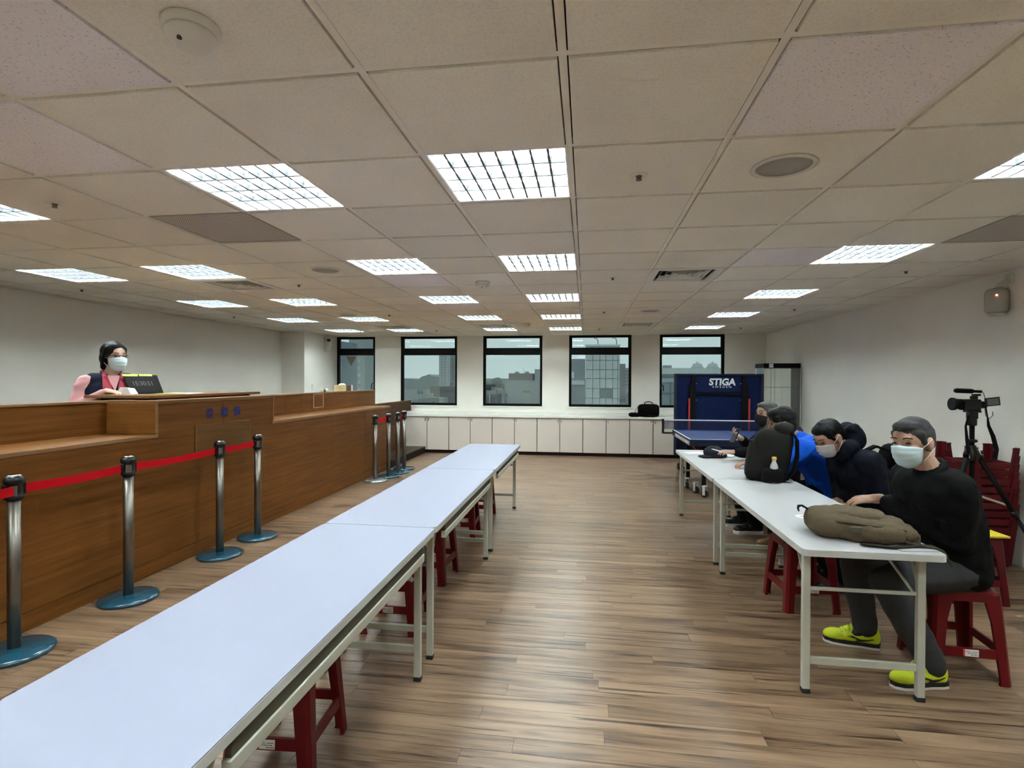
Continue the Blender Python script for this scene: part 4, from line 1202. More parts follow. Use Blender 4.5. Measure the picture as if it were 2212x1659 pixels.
# ================================================================ PEOPLE
def skin(name, c): 
    m = mat(name, c, .5, var=.12, vscale=26, spec=.4, bump=.15, bscale=300)
    m.node_tree.nodes['Principled BSDF'].inputs['Subsurface Weight'].default_value = .12
    m.node_tree.nodes['Principled BSDF'].inputs['Subsurface Radius'].default_value = (.012, .005, .003)
skin('skin_a', (0.50, 0.30, 0.215)); skin('skin_b', (0.42, 0.235, 0.155)); skin('skin_c', (0.56, 0.36, 0.27))
mat('hair_grey', (0.055, 0.054, 0.055), .5, spec=0.15, var=.75, vscale=9, stretch=(1, 9, 9), bump=.9, bscale=50)
mat('hair_silver', (0.105, 0.103, 0.10), .5, spec=0.15, var=.7, vscale=9, stretch=(1, 9, 9), bump=.9, bscale=50)
mat('hair_black', (0.0025, 0.0025, 0.003), .38, spec=0.15, var=.5, vscale=9, stretch=(1, 9, 9), bump=.6, bscale=50)
mat('hair_charcoal', (0.014, 0.013, 0.0125), .45, spec=0.15, var=.7, vscale=9, stretch=(1, 9, 9), bump=.8, bscale=50)
mat('jacket_black', (0.0042, 0.0042, 0.0050), .8, spec=0.12, var=.3, vscale=30, bump=.5, bscale=140)
mat('jacket_navy', (0.0038, 0.0055, 0.0125), .6, spec=0.12, var=.3, vscale=20, bump=.4, bscale=90)
mat('hood_navy', (0.0045, 0.006, 0.014), .75, spec=0.12, bump=.4, bscale=90)
mat('shirt_blue', (0.004, 0.085, 0.54), .7, spec=0.12, var=.12, vscale=10, bump=.3, bscale=160)
mat('jacket_brown', (0.028, 0.024, 0.022), .8, spec=0.12, bump=.4, bscale=100)
mat('trousers_grey', (0.042, 0.042, 0.044), .85, spec=0.12, var=.2, vscale=30, bump=.5, bscale=150)
mat('trousers_black', (0.005, 0.005, 0.006), .85, spec=0.12, bump=.4, bscale=140)
mat('vest_navy', (0.010, 0.013, 0.030), .75, spec=0.12, bump=.4, bscale=140)
mat('collar_red', (0.33, 0.018, 0.045), .7)
mat('blouse_pink', (0.62, 0.30, 0.31), .8, var=.08, vscale=14, bump=.3, bscale=160)
mat('mask_blue', (0.56, 0.70, 0.75), .8, var=.04, vscale=60)
mat('mask_grey', (0.45, 0.42, 0.44), .8); mat('mask_black', (0.008, 0.008, 0.010), .8)
mat('loop_white', (0.80, 0.80, 0.80), .7)
mat('eye_dark', (0.012, 0.009, 0.008), .15)
mat('brow_dark', (0.05, 0.038, 0.03), .8)
mat('shoe_yellow', (0.60, 0.70, 0.012), .55, var=.12, vscale=18, bump=.3, bscale=200)
mat('shoe_lace', (0.70, 0.85, 0.10), .6)
mat('sole_white', (0.72, 0.72, 0.70), .6); mat('shoe_black', (0.010, 0.010, 0.011), .4); mat('shoe_tan', (0.42, 0.25, 0.09), .35)

def frame_from(face, upv=(0, 0, 1)):
    x = Vector(face).normalized(); z = Vector(upv); z = (z - x * z.dot(x)).normalized(); y = z.cross(x)
    return Matrix(((x.x, y.x, z.x), (x.y, y.y, z.y), (x.z, y.z, z.z)))

def head_prims(mb, M):
    def E(c, r): mb.ell(M @ Vector(c), r, M=M.to_3x3(), n=20)
    def K(a, ra, b, rb): mb.cap(M @ Vector(a), ra, M @ Vector(b), rb)
    E((0, 0, .020), (.098, .076, .094)); E((.030, 0, -.045), (.062, .060, .082)); E((.025, 0, .015), (.070, .068, .075))
    K((.02, 0, -.080), .046, (.054, 0, -.096), .020)
    K((.092, 0, .002), .009, (.108, 0, -.038), .014); K((.098, -.010, -.042), .009, (.098, .010, -.042), .009)
    K((.083, -.034, .024), .012, (.083, .034, .024), .012)
    for s in (-1, 1):
        E((.062, s * .038, -.032), (.028, .026, .026))
        E((-.008, s * .080, -.012), (.026, .010, .035)); E((-.002, s * .077, -.036), (.014, .010, .014))
    K((.088, -.018, -.070), .010, (.088, .018, -.070), .010)

def hand_prims(mb, w, d, n, curl=.35, thumb=1, s=1.0):
    w = Vector(w); d = Vector(d).normalized(); n = Vector(n); n = (n - d * n.dot(d)).normalized(); y = n.cross(d) * thumb
    R = Matrix(((d.x, y.x, n.x), (d.y, y.y, n.y), (d.z, y.z, n.z)))
    mb.ell(w + d * .048 * s, (.052 * s, .040 * s, .0165 * s), M=R, n=16)
    mb.cap(w, .026 * s, w + d * .03 * s, .024 * s)
    for i, L in enumerate((.070, .079, .074, .058)):
        off = .0315 - .021 * i
        fan = .10 - .065 * i
        b = w + d * (.086 - .006 * abs(i - 1.2)) * s + y * off * s
        mb.cap(w + d * .055 * s + y * off * .8 * s, .0105 * s, b, .0098 * s)
        p = b; a = curl * .5
        for q, (fr_, rr) in enumerate(((.45, .0088), (.31, .0080), (.24, .0070))):
            dd = (d * cos(a) - n * sin(a) + y * fan * cos(a)).normalized()
            p1 = p + dd * L * fr_ * s
            mb.cap(p, (.0092 - .0006 * q) * s, p1, rr * s); p = p1; a += curl
    b = w + d * .022 * s + y * .030 * s
    d1 = (d * .62 + y * .66 - n * .28).normalized(); d2 = (d * .88 + y * .30 - n * .30).normalized()
    p1 = b + d1 * .042 * s; mb.cap(b, .0135 * s, p1, .0108 * s); mb.cap(p1, .0108 * s, p1 + d2 * .032 * s, .0085 * s)

def torso_prims(mb, J, g, chest_w=.085, hip_w=.075, sh_r=.055, nt=1.0, nr=.055):
    s = (J['shL'] - J['shR']).normalized()
    pe, ch, nk = J['pelvis'], J['chest'], J['neck']
    mid = pe.lerp(ch, .5)
    if 'mid' in J: mid = J['mid']
    rows = [(pe, hip_w, .098), (mid, .07, .098), (ch, chest_w, .102)]
    for c, w, r in rows: mb.cap(c - s * w, r + g, c + s * w, r + g)
    for (c, w, r), (c2, w2, r2) in zip(rows, rows[1:]):
        for k in (-1, 0, 1): mb.cap(c + s * w * k, r + g, c2 + s * w2 * k, r2 + g)
    mb.cap(J['shL'] - s * .03, sh_r + g, J['shR'] + s * .03, sh_r + g)
    mb.cap(ch + s * .05, .095 + g, J['shL'] - s * .03, sh_r + g); mb.cap(ch - s * .05, .095 + g, J['shR'] + s * .03, sh_r + g)
    mb.cap(ch, .095 + g, ch.lerp(nk, nt), nr + g * .8)
def arm_prims(mb, J, k, g, cuff=False):
    sh, el, wr = J['sh' + k], J['el' + k], J['wr' + k]
    mb.cap(sh, .050 + g, el, .040 + g)
    if cuff: wr = el.lerp(wr, .88)
    mb.cap(el, .041 + g, wr, (.025 + g * .7) if cuff else .026)
def leg_prims(mb, J, k, g, open_=True):
    h, kn, an = J['hip' + k], J['kn' + k], J['an' + k]
    mb.cap(h, .085 + g, kn, .057 + g); mb.cap(kn, .058 + g, kn.lerp(an, .35), .056 + g); mb.cap(kn.lerp(an, .35), .056 + g, an, .040 + g * 1.1)

FOOT = [(0, -.030), (.03, -.037), (.09, -.036), (.16, -.044), (.215, -.045), (.255, -.030), (.272, -.004), (.265, .022), (.23, .040), (.17, .044), (.09, .034), (.03, .035), (0, .028), (-.010, 0)]
def shoe(parent, loc, heel, yawv, upper, sole, kind, sc=1.0, pitch=0.0, side=1):
    S = Matrix.Translation(Vector(heel) - Vector(loc)) @ Matrix.Rotation(yawv, 4, 'Z') @ Matrix.Rotation(pitch, 4, 'Y') @ Matrix.Scale(sc, 4)
    m = MB().ell((.205, 0, .042), (.068, .044, .037), n=18).cap((.05, 0, .052), .039, (.16, 0, .050), .040).ell((.030, 0, .062), (.040, .036, .062), n=16).cap((.040, 0, .098), .034, (.085, 0, .100), .036).cap((.10, 0, .092), .030, (.16, 0, .070), .029).ell((.098, 0, .122), (.018, .024, .026), n=14)
    me = umesh('shoe', m, .006, 3); me.transform(S)
    sh = link('shoe', me, upper, parent)
    MB().prism([(x, y) for x, y in FOOT], 0, .012, 'XY').xf(S).build('outsole', sole, sh)
    MB().prism([(x * .995, y * .985) for x, y in FOOT], .012, .032, 'XY').xf(S).build('midsole', 'shoe_black' if kind == 'sport' else sole, sh)
    if kind == 'sport':
        q = MB()
        for i in range(5):
            x = .112 + i * .017; z = .124 - i * .0095
            q.tube([(x, -.027, z - .012), (x + .004, 0, z), (x, .027, z - .012)], .0042, n=6)
        q.tube([(.105, 0, .130), (.115, -.032, .115), (.132, -.047, .085), (.138, -.050, .06)], .0042, n=6).tube([(.105, 0, .130), (.095, .022, .145), (.09, .01, .155)], .0042, n=6)
        q.xf(S).build('laces', 'shoe_lace', sh)
        for s in (-1, 1):
            q = MB()
            q.strip([(.030, s * .0395, .060), (.062, s * .0460, .052), (.095, s * .0455, .046), (.118, s * .0455, .056), (.140, s * .0455, .068)], (0, 0, 1), [.003, .006, .012, .008, .003], .003)
            q.strip([(.095, s * .0458, .046), (.108, s * .0460, .042), (.120, s * .0460, .038)], (0, 0, 1), [.010, .006, .002], .003)
            q.strip([(.118, s * .0460, .058), (.14, s * .0455, .058), (.155, s * .0450, .060)], (0, 0, 1), [.007, .004, .002], .003)
            q.xf(S).build('side_mark', 'shoe_black', sh)
    return sh

def face_mask(parent, M, material, drop=0.0):
    n, m = 16, 14; vs = []
    for j in range(m + 1):
        v = j / m
        for i in range(n + 1):
            u_ = -1 + 2 * i / n
            th = u_ * radians(66 - 6 * v)
            c_ = 1 - u_ * u_
            z = (-.024 - .068 * v) * (1 - c_) + (-.010 - .122 * v) * c_
            if abs(u_) < .35: z += .005 * (1 - v) * (1 - abs(u_) / .35)
            bul = math.sin(pi * min(1, v * .9 + .12)) 
            rx = .082 + .024 * bul * c_ ** .6 + .010 * math.exp(-(u_ * 3) ** 2) * math.exp(-((v - .2) * 3) ** 2) - .016 * v ** 3
            x = .014 + rx * cos(th); y = (.082 - .012 * v * v) * sin(th)
            x += .0030 * math.sin(v * pi * 8) * c_
            if v > .88: x -= (v - .88) * .16 * c_
            vs.append(M @ Vector((x, y, z + drop)))
    fs = [(j * (n + 1) + i, j * (n + 1) + i + 1, (j + 1) * (n + 1) + i + 1, (j + 1) * (n + 1) + i) for j in range(m) for i in range(n)]
    b = MB(); b.add(vs, fs, True)
    o = b.build('face_mask', material, parent)
    so = o.modifiers.new('thick', 'SOLIDIFY'); so.thickness = .003
    q = MB()
    for s in (-1, 1):
        for za, zb in ((-.026, .012), (-.090, -.038)):
            q.tube([M @ Vector((.046, s * .075, za + drop)), M @ Vector((.015, s * .084, (za + zb) / 2)), M @ Vector((-.012, s * .090, zb)), M @ Vector((-.028, s * .084, (zb - .013) / 1.4))], .0018, n=5)
    q.build('ear_loop', 'loop_white' if material != 'mask_black' else 'mask_black', o)

def person(label, J, face, upv, skin_m, hair_m, hair, top_m, bulk, bottom_m, mask_m, hands, shoes, voxel=.006, group=None, sleeves=True, extras=None, top_name='jacket', neck_t=.62, hand_s=1.0, hair_disp=(.004, 22, (1, 1, 1))):
    J = {k: Vector(v) for k, v in J.items()}
    loc = Vector((J['pelvis'].x, J['pelvis'].y, 0.0))
    t = thing('person', label, 'person', loc)
    T_ = Matrix.Translation(-loc)
    hc = J['head']; M3 = frame_from(face, upv)
    HM = Matrix.Translation(hc) @ M3.to_4x4()
    b = MB(); head_prims(b, HM)
    b.cap(HM @ Vector((-.018, 0, -.05)), .052, J['neck'], .058)
    torso_prims(b, J, 0)
    for k in 'LR':
        arm_prims(b, J, k, 0); leg_prims(b, J, k, 0)
        an = J['an' + k]; fd = Vector(shoes[k][1])
        b.cap(an, .034, an + fd * .08 - Vector((0, 0, .072)), .020)
    for k in 'LR':
        w, d, n, c = hands[k]; hand_prims(b, J['wr' + k], d, n, c, w, hand_s)
    me = umesh('body', b, voxel, 2); me.transform(T_)
    body = link('body', me, skin_m, t)
    # clothes
    c = MB(); torso_prims(c, J, bulk, nt=neck_t, nr=.062)
    if sleeves:
        for k in 'LR': arm_prims(c, J, k, bulk * .95, True)
    me = umesh(top_name, c, .010, 3, (.0075, 9, (1, 1, 1.5))); me.transform(T_)
    top = link(top_name, me, top_m, t)
    c = MB()
    s = (J['shL'] - J['shR']).normalized()
    c.cap(J['pelvis'] - s * .075, .112, J['pelvis'] + s * .075, .112)
    for k in 'LR':
        leg_prims(c, J, k, .018); c.cap(J['pelvis'], .105, J['hip' + k], .105)
    me = umesh('trousers', c, .010, 3, (.006, 11, (1, 1, 1))); me.transform(T_)
    link('trousers', me, bottom_m, t)
    # hair
    c = MB(); hair(c, HM)
    me = umesh('hair', c, .006, 2, hair_disp); me.transform(T_)
    link('hair', me, hair_m, t)
    HL = T_ @ HM
    for sgn in (-1, 1):
        e = MB().ell(HL @ Vector((.0865, sgn * .033, .002)), (.008, .015, .0045), M=M3, n=12).build('eye', 'eye_dark', t)
        MB().tube([HL @ Vector((.0935, sgn * .014, .026)), HL @ Vector((.092, sgn * .034, .032)), HL @ Vector((.080, sgn * .054, .026))], .0035, n=6).build('eyebrow', 'brow_dark', t)
    if mask_m: face_mask(t, HL, mask_m)
    for k in 'LR':
        heel, fd, up_m, so_m, kind, pz = shoes[k]
        shoe(t, loc, heel, math.atan2(fd[1], fd[0]), up_m, so_m, kind, 1.0, pz)
        an = J['an' + k] - loc
        fv = Vector(fd); MB().cap(an + Vector((0, 0, .05)), .047, an + Vector((0, 0, -.02)), .043).cap(an, .042, an + fv * .05 - Vector((0, 0, .045)), .034).build('sock', 'shoe_black', t)
    if extras: extras(t, J, HM, T_, loc, s)
    return t

def hair_short(c, M):
    def E(p, r): c.ell(M @ Vector(p), r, M=M.to_3x3(), n=22)
    E((-.014, 0, .036), (.102, .084, .090)); E((-.042, 0, .000), (.066, .080, .080)); E((.032, 0, .082), (.062, .062, .032))
    for s in (-1, 1): c.cap(M @ Vector((.030, s * .070, .045)), .014, M @ Vector((.022, s * .074, -.008)), .008)
def hair_full(c, M):
    def E(p, r): c.ell(M @ Vector(p), r, M=M.to_3x3(), n=22)
    E((-.016, 0, .040), (.110, .092, .096)); E((-.050, 0, -.015), (.068, .086, .090)); E((.035, 0, .085), (.068, .070, .040))
    for s in (-1, 1): c.cap(M @ Vector((.040, s * .074, .050)), .018, M @ Vector((.018, s * .080, -.020)), .012)
def hair_tied(c, M):
    def E(p, r): c.ell(M @ Vector(p), r, M=M.to_3x3(), n=22)
    E((-.020, 0, .034), (.108, .090, .098)); E((-.045, 0, -.020), (.078, .088, .098)); E((.008, 0, .072), (.072, .078, .046))
    for s in (-1, 1):
        c.cap(M @ Vector((.020, s * .068, .065)), .022, M @ Vector((-.005, s * .078, -.03)), .022); c.cap(M @ Vector((.0, s * .078, -.03)), .026, M @ Vector((-.03, s * .064, -.10)), .024)
    c.cap(M @ Vector((-.07, 0, -.05)), .045, M @ Vector((-.075, .0, -.13)), .036)

# ---- man in black jacket, nearest
def ex1(t, J, HM, T_, loc, s):
    c = MB()
    nk = J['neck']; f = Vector((-.85, -.25, .35)).normalized()
    for k in range(9):
        a0 = radians(-130 + 260 * k / 8); a1 = radians(-130 + 260 * min(k + 1, 8) / 8)
        def P(a): 
            bck = Vector((.9, .2, .25)).normalized(); sd = s
            return nk + Vector((-.004, 0, -.006)) + bck * cos(a) * .070 + sd * sin(a) * .080 + Vector((0, 0, .030 * cos(a)))
        c.cap(P(a0), .018, P(a1), .018)
    me = umesh('collar', c, .007, 2); me.transform(T_); link('collar', me, 'jacket_black', t)
    # thick seam of the trouser pocket
person('man in black jacket and blue face mask with neon yellow shoes', dict(
    pelvis=(1.895, 3.08, .545), mid=(1.865, 3.07, .74), chest=(1.80, 3.06, .92), neck=(1.765, 3.04, 1.035), head=(1.685, 3.035, 1.180),
    shL=(1.815, 2.89, .955), shR=(1.77, 3.24, .965), elL=(1.83, 2.92, .700), elR=(1.90, 3.34, .72), wrL=(1.640, 3.245, .830), wrR=(1.72, 3.25, .60),
    hipL=(1.90, 2.985, .535), hipR=(1.91, 3.175, .535), knL=(1.50, 2.915, .475), knR=(1.51, 3.25, .475), anL=(1.685, 2.862, .105), anR=(1.555, 3.225, .115)),
    (-.86, -.48, -.13), (-.10, 0, 1), 'skin_a', 'hair_grey', hair_short, 'jacket_black', .030, 'trousers_grey', 'mask_blue',
    dict(L=(-1, (-.80, .50, -.16), (-.25, -.15, 1), .32), R=(1, (-1, 0, -.2), (0, 0, 1), .4)),
    dict(L=((1.745, 2.868, 0.0), (-.985, -.17, 0), 'shoe_yellow', 'sole_white', 'sport', 0.0), R=((1.62, 3.212, 0.0), (-.97, .25, 0), 'shoe_yellow', 'sole_white', 'sport', 0.0)),
    voxel=.0048, extras=ex1, hand_s=1.1)

# ---- person in navy hooded jacket
def ex2(t, J, HM, T_, loc, s):
    c = MB().ell((1.905, 4.18, 1.075), (.095, .125, .105), n=20).cap((1.85, 4.05, 1.02), .055, (1.81, 4.06, .96), .045).cap((1.85, 4.24, 1.02), .055, (1.81, 4.22, .96), .045).ell((1.895, 4.11, 1.14), (.05, .05, .045), n=14).ell((1.905, 4.23, 1.14), (.055, .055, .045), n=14)
    me = umesh('hood', c, .009, 3, (.006, 16, (1, 1, 1))); me.transform(T_); link('hood', me, 'hood_navy', t)
person('person bent over in a navy hooded jacket with pale mask', dict(
    pelvis=(2.00, 4.15, .545), mid=(2.00, 4.15, .72), chest=(1.935, 4.14, .875), neck=(1.855, 4.12, 1.00), head=(1.725, 4.10, 1.09),
    shL=(1.93, 3.95, .925), shR=(1.885, 4.33, .925), elL=(1.985, 3.96, .69), elR=(1.93, 4.36, .70), wrL=(1.87, 4.06, .61), wrR=(1.86, 4.22, .615),
    hipL=(1.98, 4.05, .535), hipR=(1.98, 4.25, .535), knL=(1.60, 4.02, .48), knR=(1.60, 4.27, .48), anL=(1.80, 4.03, .105), anR=(1.80, 4.25, .105)),
    (-.80, -.30, -.50), (-.45, -.1, 1), 'skin_b', 'hair_black', hair_short, 'jacket_navy', .036, 'trousers_black', 'mask_grey',
    dict(L=(-1, (-.8, .4, -.1), (0, 0, 1), .5), R=(1, (-.8, -.4, -.1), (0, 0, 1), .5)),
    dict(L=((1.86, 4.04, 0), (-.99, -.1, 0), 'shoe_black', 'shoe_black', 'plain', 0), R=((1.86, 4.25, 0), (-.99, .1, 0), 'shoe_black', 'shoe_black', 'plain', 0)),
    voxel=.007, extras=ex2)
b2 = thing('worn_backpack', 'black backpack on the back of the person in the hooded jacket', 'backpack', (2.235, 4.22, .62))
MB().ell((0, 0, .20), (.085, .15, .215), n=24, e=.6).build('main_pack', 'bag_black', b2)
MB().ell((.075, 0, .14), (.045, .12, .13), n=20, e=.6).build('front_pocket', 'bag_black', b2)
MB().strip([(-.08, -.10, .36), (-.20, -.12, .41), (-.30, -.13, .36)], (0, 1, 0), .05, .012).build('shoulder_strap', 'bag_black', b2)

# ---- person in blue shirt
def ex3(t, J, HM, T_, loc, s):
    c = MB().cap((1.80, 5.02, 1.02), .085, (1.93, 5.06, .82), .095).cap((1.93, 5.06, .82), .095, (2.07, 5.04, .60), .10).cap((1.73, 4.98, 1.055), .06, (1.82, 5.0, 1.03), .075)
    me = umesh('draped_jacket', c, .01, 3, (.009, 12, (1, 1, 1))); me.transform(T_); link('draped_jacket', me, 'jacket_brown', t)
person('person in a bright blue shirt leaning over the table behind the dark backpack', dict(
    pelvis=(2.04, 4.82, .555), mid=(1.985, 4.80, .73), chest=(1.845, 4.78, .905), neck=(1.735, 4.79, 1.025), head=(1.640, 4.78, 1.14),
    shL=(1.775, 4.62, .925), shR=(1.745, 4.98, .93), elL=(1.61, 4.60, .785), elR=(1.58, 5.02, .79), wrL=(1.50, 4.76, .765), wrR=(1.44, 4.96, .765),
    hipL=(1.98, 4.76, .535), hipR=(1.98, 4.96, .535), knL=(1.58, 4.76, .48), knR=(1.58, 5.0, .48), anL=(1.70, 4.66, .105), anR=(1.70, 5.02, .105)),
    (-.93, .10, -.18), (-.15, 0, 1), 'skin_b', 'hair_charcoal', hair_full, 'shirt_blue', .034, 'trousers_black', None,
    dict(L=(-1, (-.9, .3, -.05), (0, 0, 1), .4), R=(1, (-.9, -.3, -.05), (0, 0, 1), .4)),
    dict(L=((1.79, 4.62, 0), (-.98, .2, 0), 'shoe_tan', 'shoe_tan', 'plain', 0), R=((1.79, 5.02, 0), (-1, 0, 0), 'shoe_tan', 'shoe_tan', 'plain', 0)),
    voxel=.007, extras=ex3, top_name='shirt')

# ---- man in black mask with phone
person('grey-haired man in a black face mask holding up a phone', dict(
    pelvis=(1.95, 5.62, .545), mid=(1.935, 5.61, .73), chest=(1.87, 5.59, .91), neck=(1.815, 5.56, 1.02), head=(1.760, 5.535, 1.165),
    shL=(1.845, 5.42, .945), shR=(1.825, 5.77, .945), elL=(1.66, 5.33, .80), elR=(1.64, 5.66, .80), wrL=(1.415, 5.36, .80), wrR=(1.50, 5.44, .925),
    hipL=(1.93, 5.53, .535), hipR=(1.93, 5.72, .535), knL=(1.53, 5.50, .48), knR=(1.53, 5.74, .48), anL=(1.63, 5.45, .105), anR=(1.60, 5.70, .105)),
    (-.93, -.34, .02), (0, 0, 1), 'skin_a', 'hair_silver', hair_short, 'jacket_black', .026, 'trousers_black', 'mask_black',
    dict(L=(-1, (-.97, -.12, .10), (-.1, -.25, 1), .45), R=(1, (-.75, -.35, .50), (-.5, .3, -.8), .55)),
    dict(L=((1.70, 5.46, 0), (-.99, -.05, 0), 'shoe_black', 'sole_white', 'plain', 0), R=((1.66, 5.70, 0), (-.99, .05, 0), 'shoe_black', 'sole_white', 'plain', 0)),
    voxel=.006)
ph = thing('mobile_phone', 'dark phone held up by the man in the black mask', 'phone', (1.418, 5.375, .955))
PM = Matrix.Rotation(.35, 4, 'Z') @ Matrix.Rotation(radians(28), 4, 'Y')
MB().box(-.005, .005, -.036, .036, -.065, .085, .003).xf(PM).build('case', 'plastic_black', ph)
MB().box(.005, .006, -.033, .033, -.06, .08).xf(PM).build('screen', 'lcd_grey', ph)
MB().cyl(PM @ Vector((-.005, .02, .07)), PM @ Vector((-.008, .02, .07)), .008, n=12).build('lens', 'chrome', ph)
pn = thing('marker_pen', 'white pen in the hand of the man in the black mask', 'pen', (1.245, 5.315, .815))
MB().cyl((.06, .01, -.01), (-.045, -.01, .018), .0055, n=10).build('barrel', 'sticker_white', pn)
MB().cyl((-.045, -.01, .018), (-.058, -.012, .0215), .0035, n=10).build('tip', 'sticker_white', pn)

# ---- woman behind the counter
def exw(t, J, HM, T_, loc, s):
    # sleeveless vest over the blouse
    c = MB(); J2 = dict(J); J2['shL'] = J['shL'] - s * .035; J2['shR'] = J['shR'] + s * .035; torso_prims(c, J2, .028, sh_r=.056, nt=.35, nr=.06)
    me = umesh('vest', c, .009, 3, (.004, 10, (1, 1, 1))); me.transform(T_); link('vest', me, 'vest_navy', t)
    f = Vector((.83, -.55, 0)); ch = J['chest']; nk = J['neck']
    # red collar: two lapels
    for q in (-1, 1):
        sd = s * q
        P0 = nk + sd * .062 - f * .030 + Vector((0, 0, .03)); P1 = nk + sd * .078 + f * .05 + Vector((0, 0, -.015)); P2 = ch + sd * .085 + f * .130 + Vector((0, 0, .040)); P3 = ch + sd * .018 + f * .142 + Vector((0, 0, .030)); P4 = nk + sd * .045 + f * .060 + Vector((0, 0, -.01))
        up_ = Vector((0, 0, .004)) + f * .012
        cc = MB().add([T_ @ (q_ + up_) for q_ in (P0, P1, P2, P3, P4)], [(0, 1, 4), (1, 2, 3, 4)])
        ob_ = cc.build('collar', 'collar_red', t); so = ob_.modifiers.new('thick', 'SOLIDIFY'); so.thickness = .014; so.offset = 0
    cc = MB().cap(nk + s * .06 - f * .03 + Vector((0, 0, .03)), .02, nk - f * .07 + Vector((0, 0, .035)), .02).cap(nk - s * .06 - f * .03 + Vector((0, 0, .03)), .02, nk - f * .07 + Vector((0, 0, .035)), .02)
    me = umesh('collar_back', cc, .006, 2); me.transform(T_); link('collar_back', me, 'collar_red', t)
    MB().add([T_ @ q_ for q_ in (nk + s * .050 + f * .062, nk - s * .050 + f * .062, ch + f * .150 + Vector((0, 0, .02)))], [(0, 1, 2)]).build('blouse_front', 'blouse_pink', t).modifiers.new('thick', 'SOLIDIFY').thickness = .01
    MB().tube([T_ @ (ch + f * .143 + Vector((0, 0, .02))), T_ @ (ch + f * .140 + Vector((0, 0, -.08))), T_ @ (J['mid'] + f * .135)], .004, n=6).build('zip', 'matte_black', t)
    HL = T_ @ HM
    g = MB()
    for q in (-1, 1):
        P = [HL @ Vector((.100 - .006 * abs(sin(a)), q * (.034 + .022 * cos(a)), .002 + .015 * sin(a))) for a in [2 * pi * k / 14 for k in range(15)]]
        g.tube(P, .0022, n=5)
        g.tube([HL @ Vector((.095, q * .056, .006)), HL @ Vector((.05, q * .078, .006)), HL @ Vector((-.01, q * .088, .004))], .003, n=5)
    g.tube([HL @ Vector((.104, -.012, .006)), HL @ Vector((.108, 0, .009)), HL @ Vector((.104, .012, .006))], .0022, n=5)
    g.build('glasses', 'brow_dark', t)
person('woman in a pink blouse and navy vest with red collar behind the counter', dict(
    pelvis=(-4.20, 4.18, 1.02), mid=(-4.17, 4.16, 1.19), chest=(-4.12, 4.13, 1.36), neck=(-4.11, 4.13, 1.515), head=(-4.095, 4.14, 1.685),
    shL=(-4.02, 4.275, 1.455), shR=(-4.22, 3.985, 1.455), elL=(-4.00, 4.42, 1.22), elR=(-4.235, 3.90, 1.235), wrL=(-4.02, 4.30, 1.375), wrR=(-3.985, 3.955, 1.382),
    hipL=(-4.15, 4.26, 1.0), hipR=(-4.25, 4.10, 1.0), knL=(-4.13, 4.25, .60), knR=(-4.24, 4.08, .60), anL=(-4.16, 4.27, .245), anR=(-4.27, 4.10, .245)),
    (.955, -.28, -.06), (0, 0, 1), 'skin_c', 'hair_black', hair_tied, 'blouse_pink', .016, 'trousers_black', 'mask_blue',
    dict(L=(-1, (.7, -.5, 0), (0, 0, 1), .5), R=(1, (.95, .10, -.10), (0, -.1, 1), .35)),
    dict(L=((-4.22, 4.30, .14), (.83, -.55, 0), 'shoe_black', 'shoe_black', 'plain', 0), R=((-4.33, 4.13, .14), (.83, -.55, 0), 'shoe_black', 'shoe_black', 'plain', 0)),
    voxel=.0055, extras=exw, top_name='blouse', hair_disp=(.002, 18, (1, 1, 1)))
note = thing('paper_slip', 'white folded paper slip by the hand of the woman at the counter', 'paper', (-3.86, 4.03, 1.3545), .2)
MB().add([(-.06, -.05, 0), (.06, -.05, 0), (.06, .05, 0), (-.06, .05, 0), (-.035, -.04, .06), (.03, -.045, .055), (.03, .045, .05), (-.035, .04, .058)], [(3, 2, 1, 0), (4, 5, 6, 7), (0, 1, 5, 4), (1, 2, 6, 5), (2, 3, 7, 6), (3, 0, 4, 7)]).build('slip', 'sticker_white', note)

# ================================================================ CITY OUTSIDE
mat('city_haze_pale', (0.52, 0.56, 0.56), .9, var=.05, vscale=.5); mat('city_haze_grey', (0.36, 0.40, 0.41), .9, var=.06, vscale=.3)  # distance haze is mixed into these pale blue-grey building base colours
mat('city_haze_blue', (0.22, 0.27, 0.31), .8, var=.06, vscale=.3); mat('city_brown', (0.27, 0.265, 0.27), .9); mat('city_beige', (0.44, 0.44, 0.40), .9)
mat('city_window', (0.17, 0.21, 0.23), .3); mat('city_joint', (0.26, 0.30, 0.31), .9); mat('city_tree', (0.15, 0.185, 0.18), .95, var=.3, vscale=.4)
mat('ridge_green', (0.33, 0.375, 0.38), .95, var=.1, vscale=.02); mat('city_white', (0.68, 0.72, 0.72), .8); mat('street', (0.2, 0.21, 0.21), .9)
ZG = -34.0
def bld(label, x0, x1, y0, y1, z1, m, name='building', z0=ZG):
    t = thing(name, label, 'building', ((x0 + x1) / 2, (y0 + y1) / 2, z0))
    hx, hy, h = (x1 - x0) / 2, (y1 - y0) / 2, z1 - z0
    MB().box(-hx, hx, -hy, hy, 0, h).build('wall', m, t)
    return t, (x0 + x1) / 2, (y0 + y1) / 2, z0
def on_front(t, o, n, x0, x1, y, z0, z1, m, d=.25):
    return MB().box(x0 - o[0], x1 - o[0], y - d - o[1], y - o[1], z0 - o[2], z1 - o[2]).build(n, m, t)
struct(MB().box(-1200, 900, 40, 3000, ZG - 1, ZG).build('ground', 'street'))
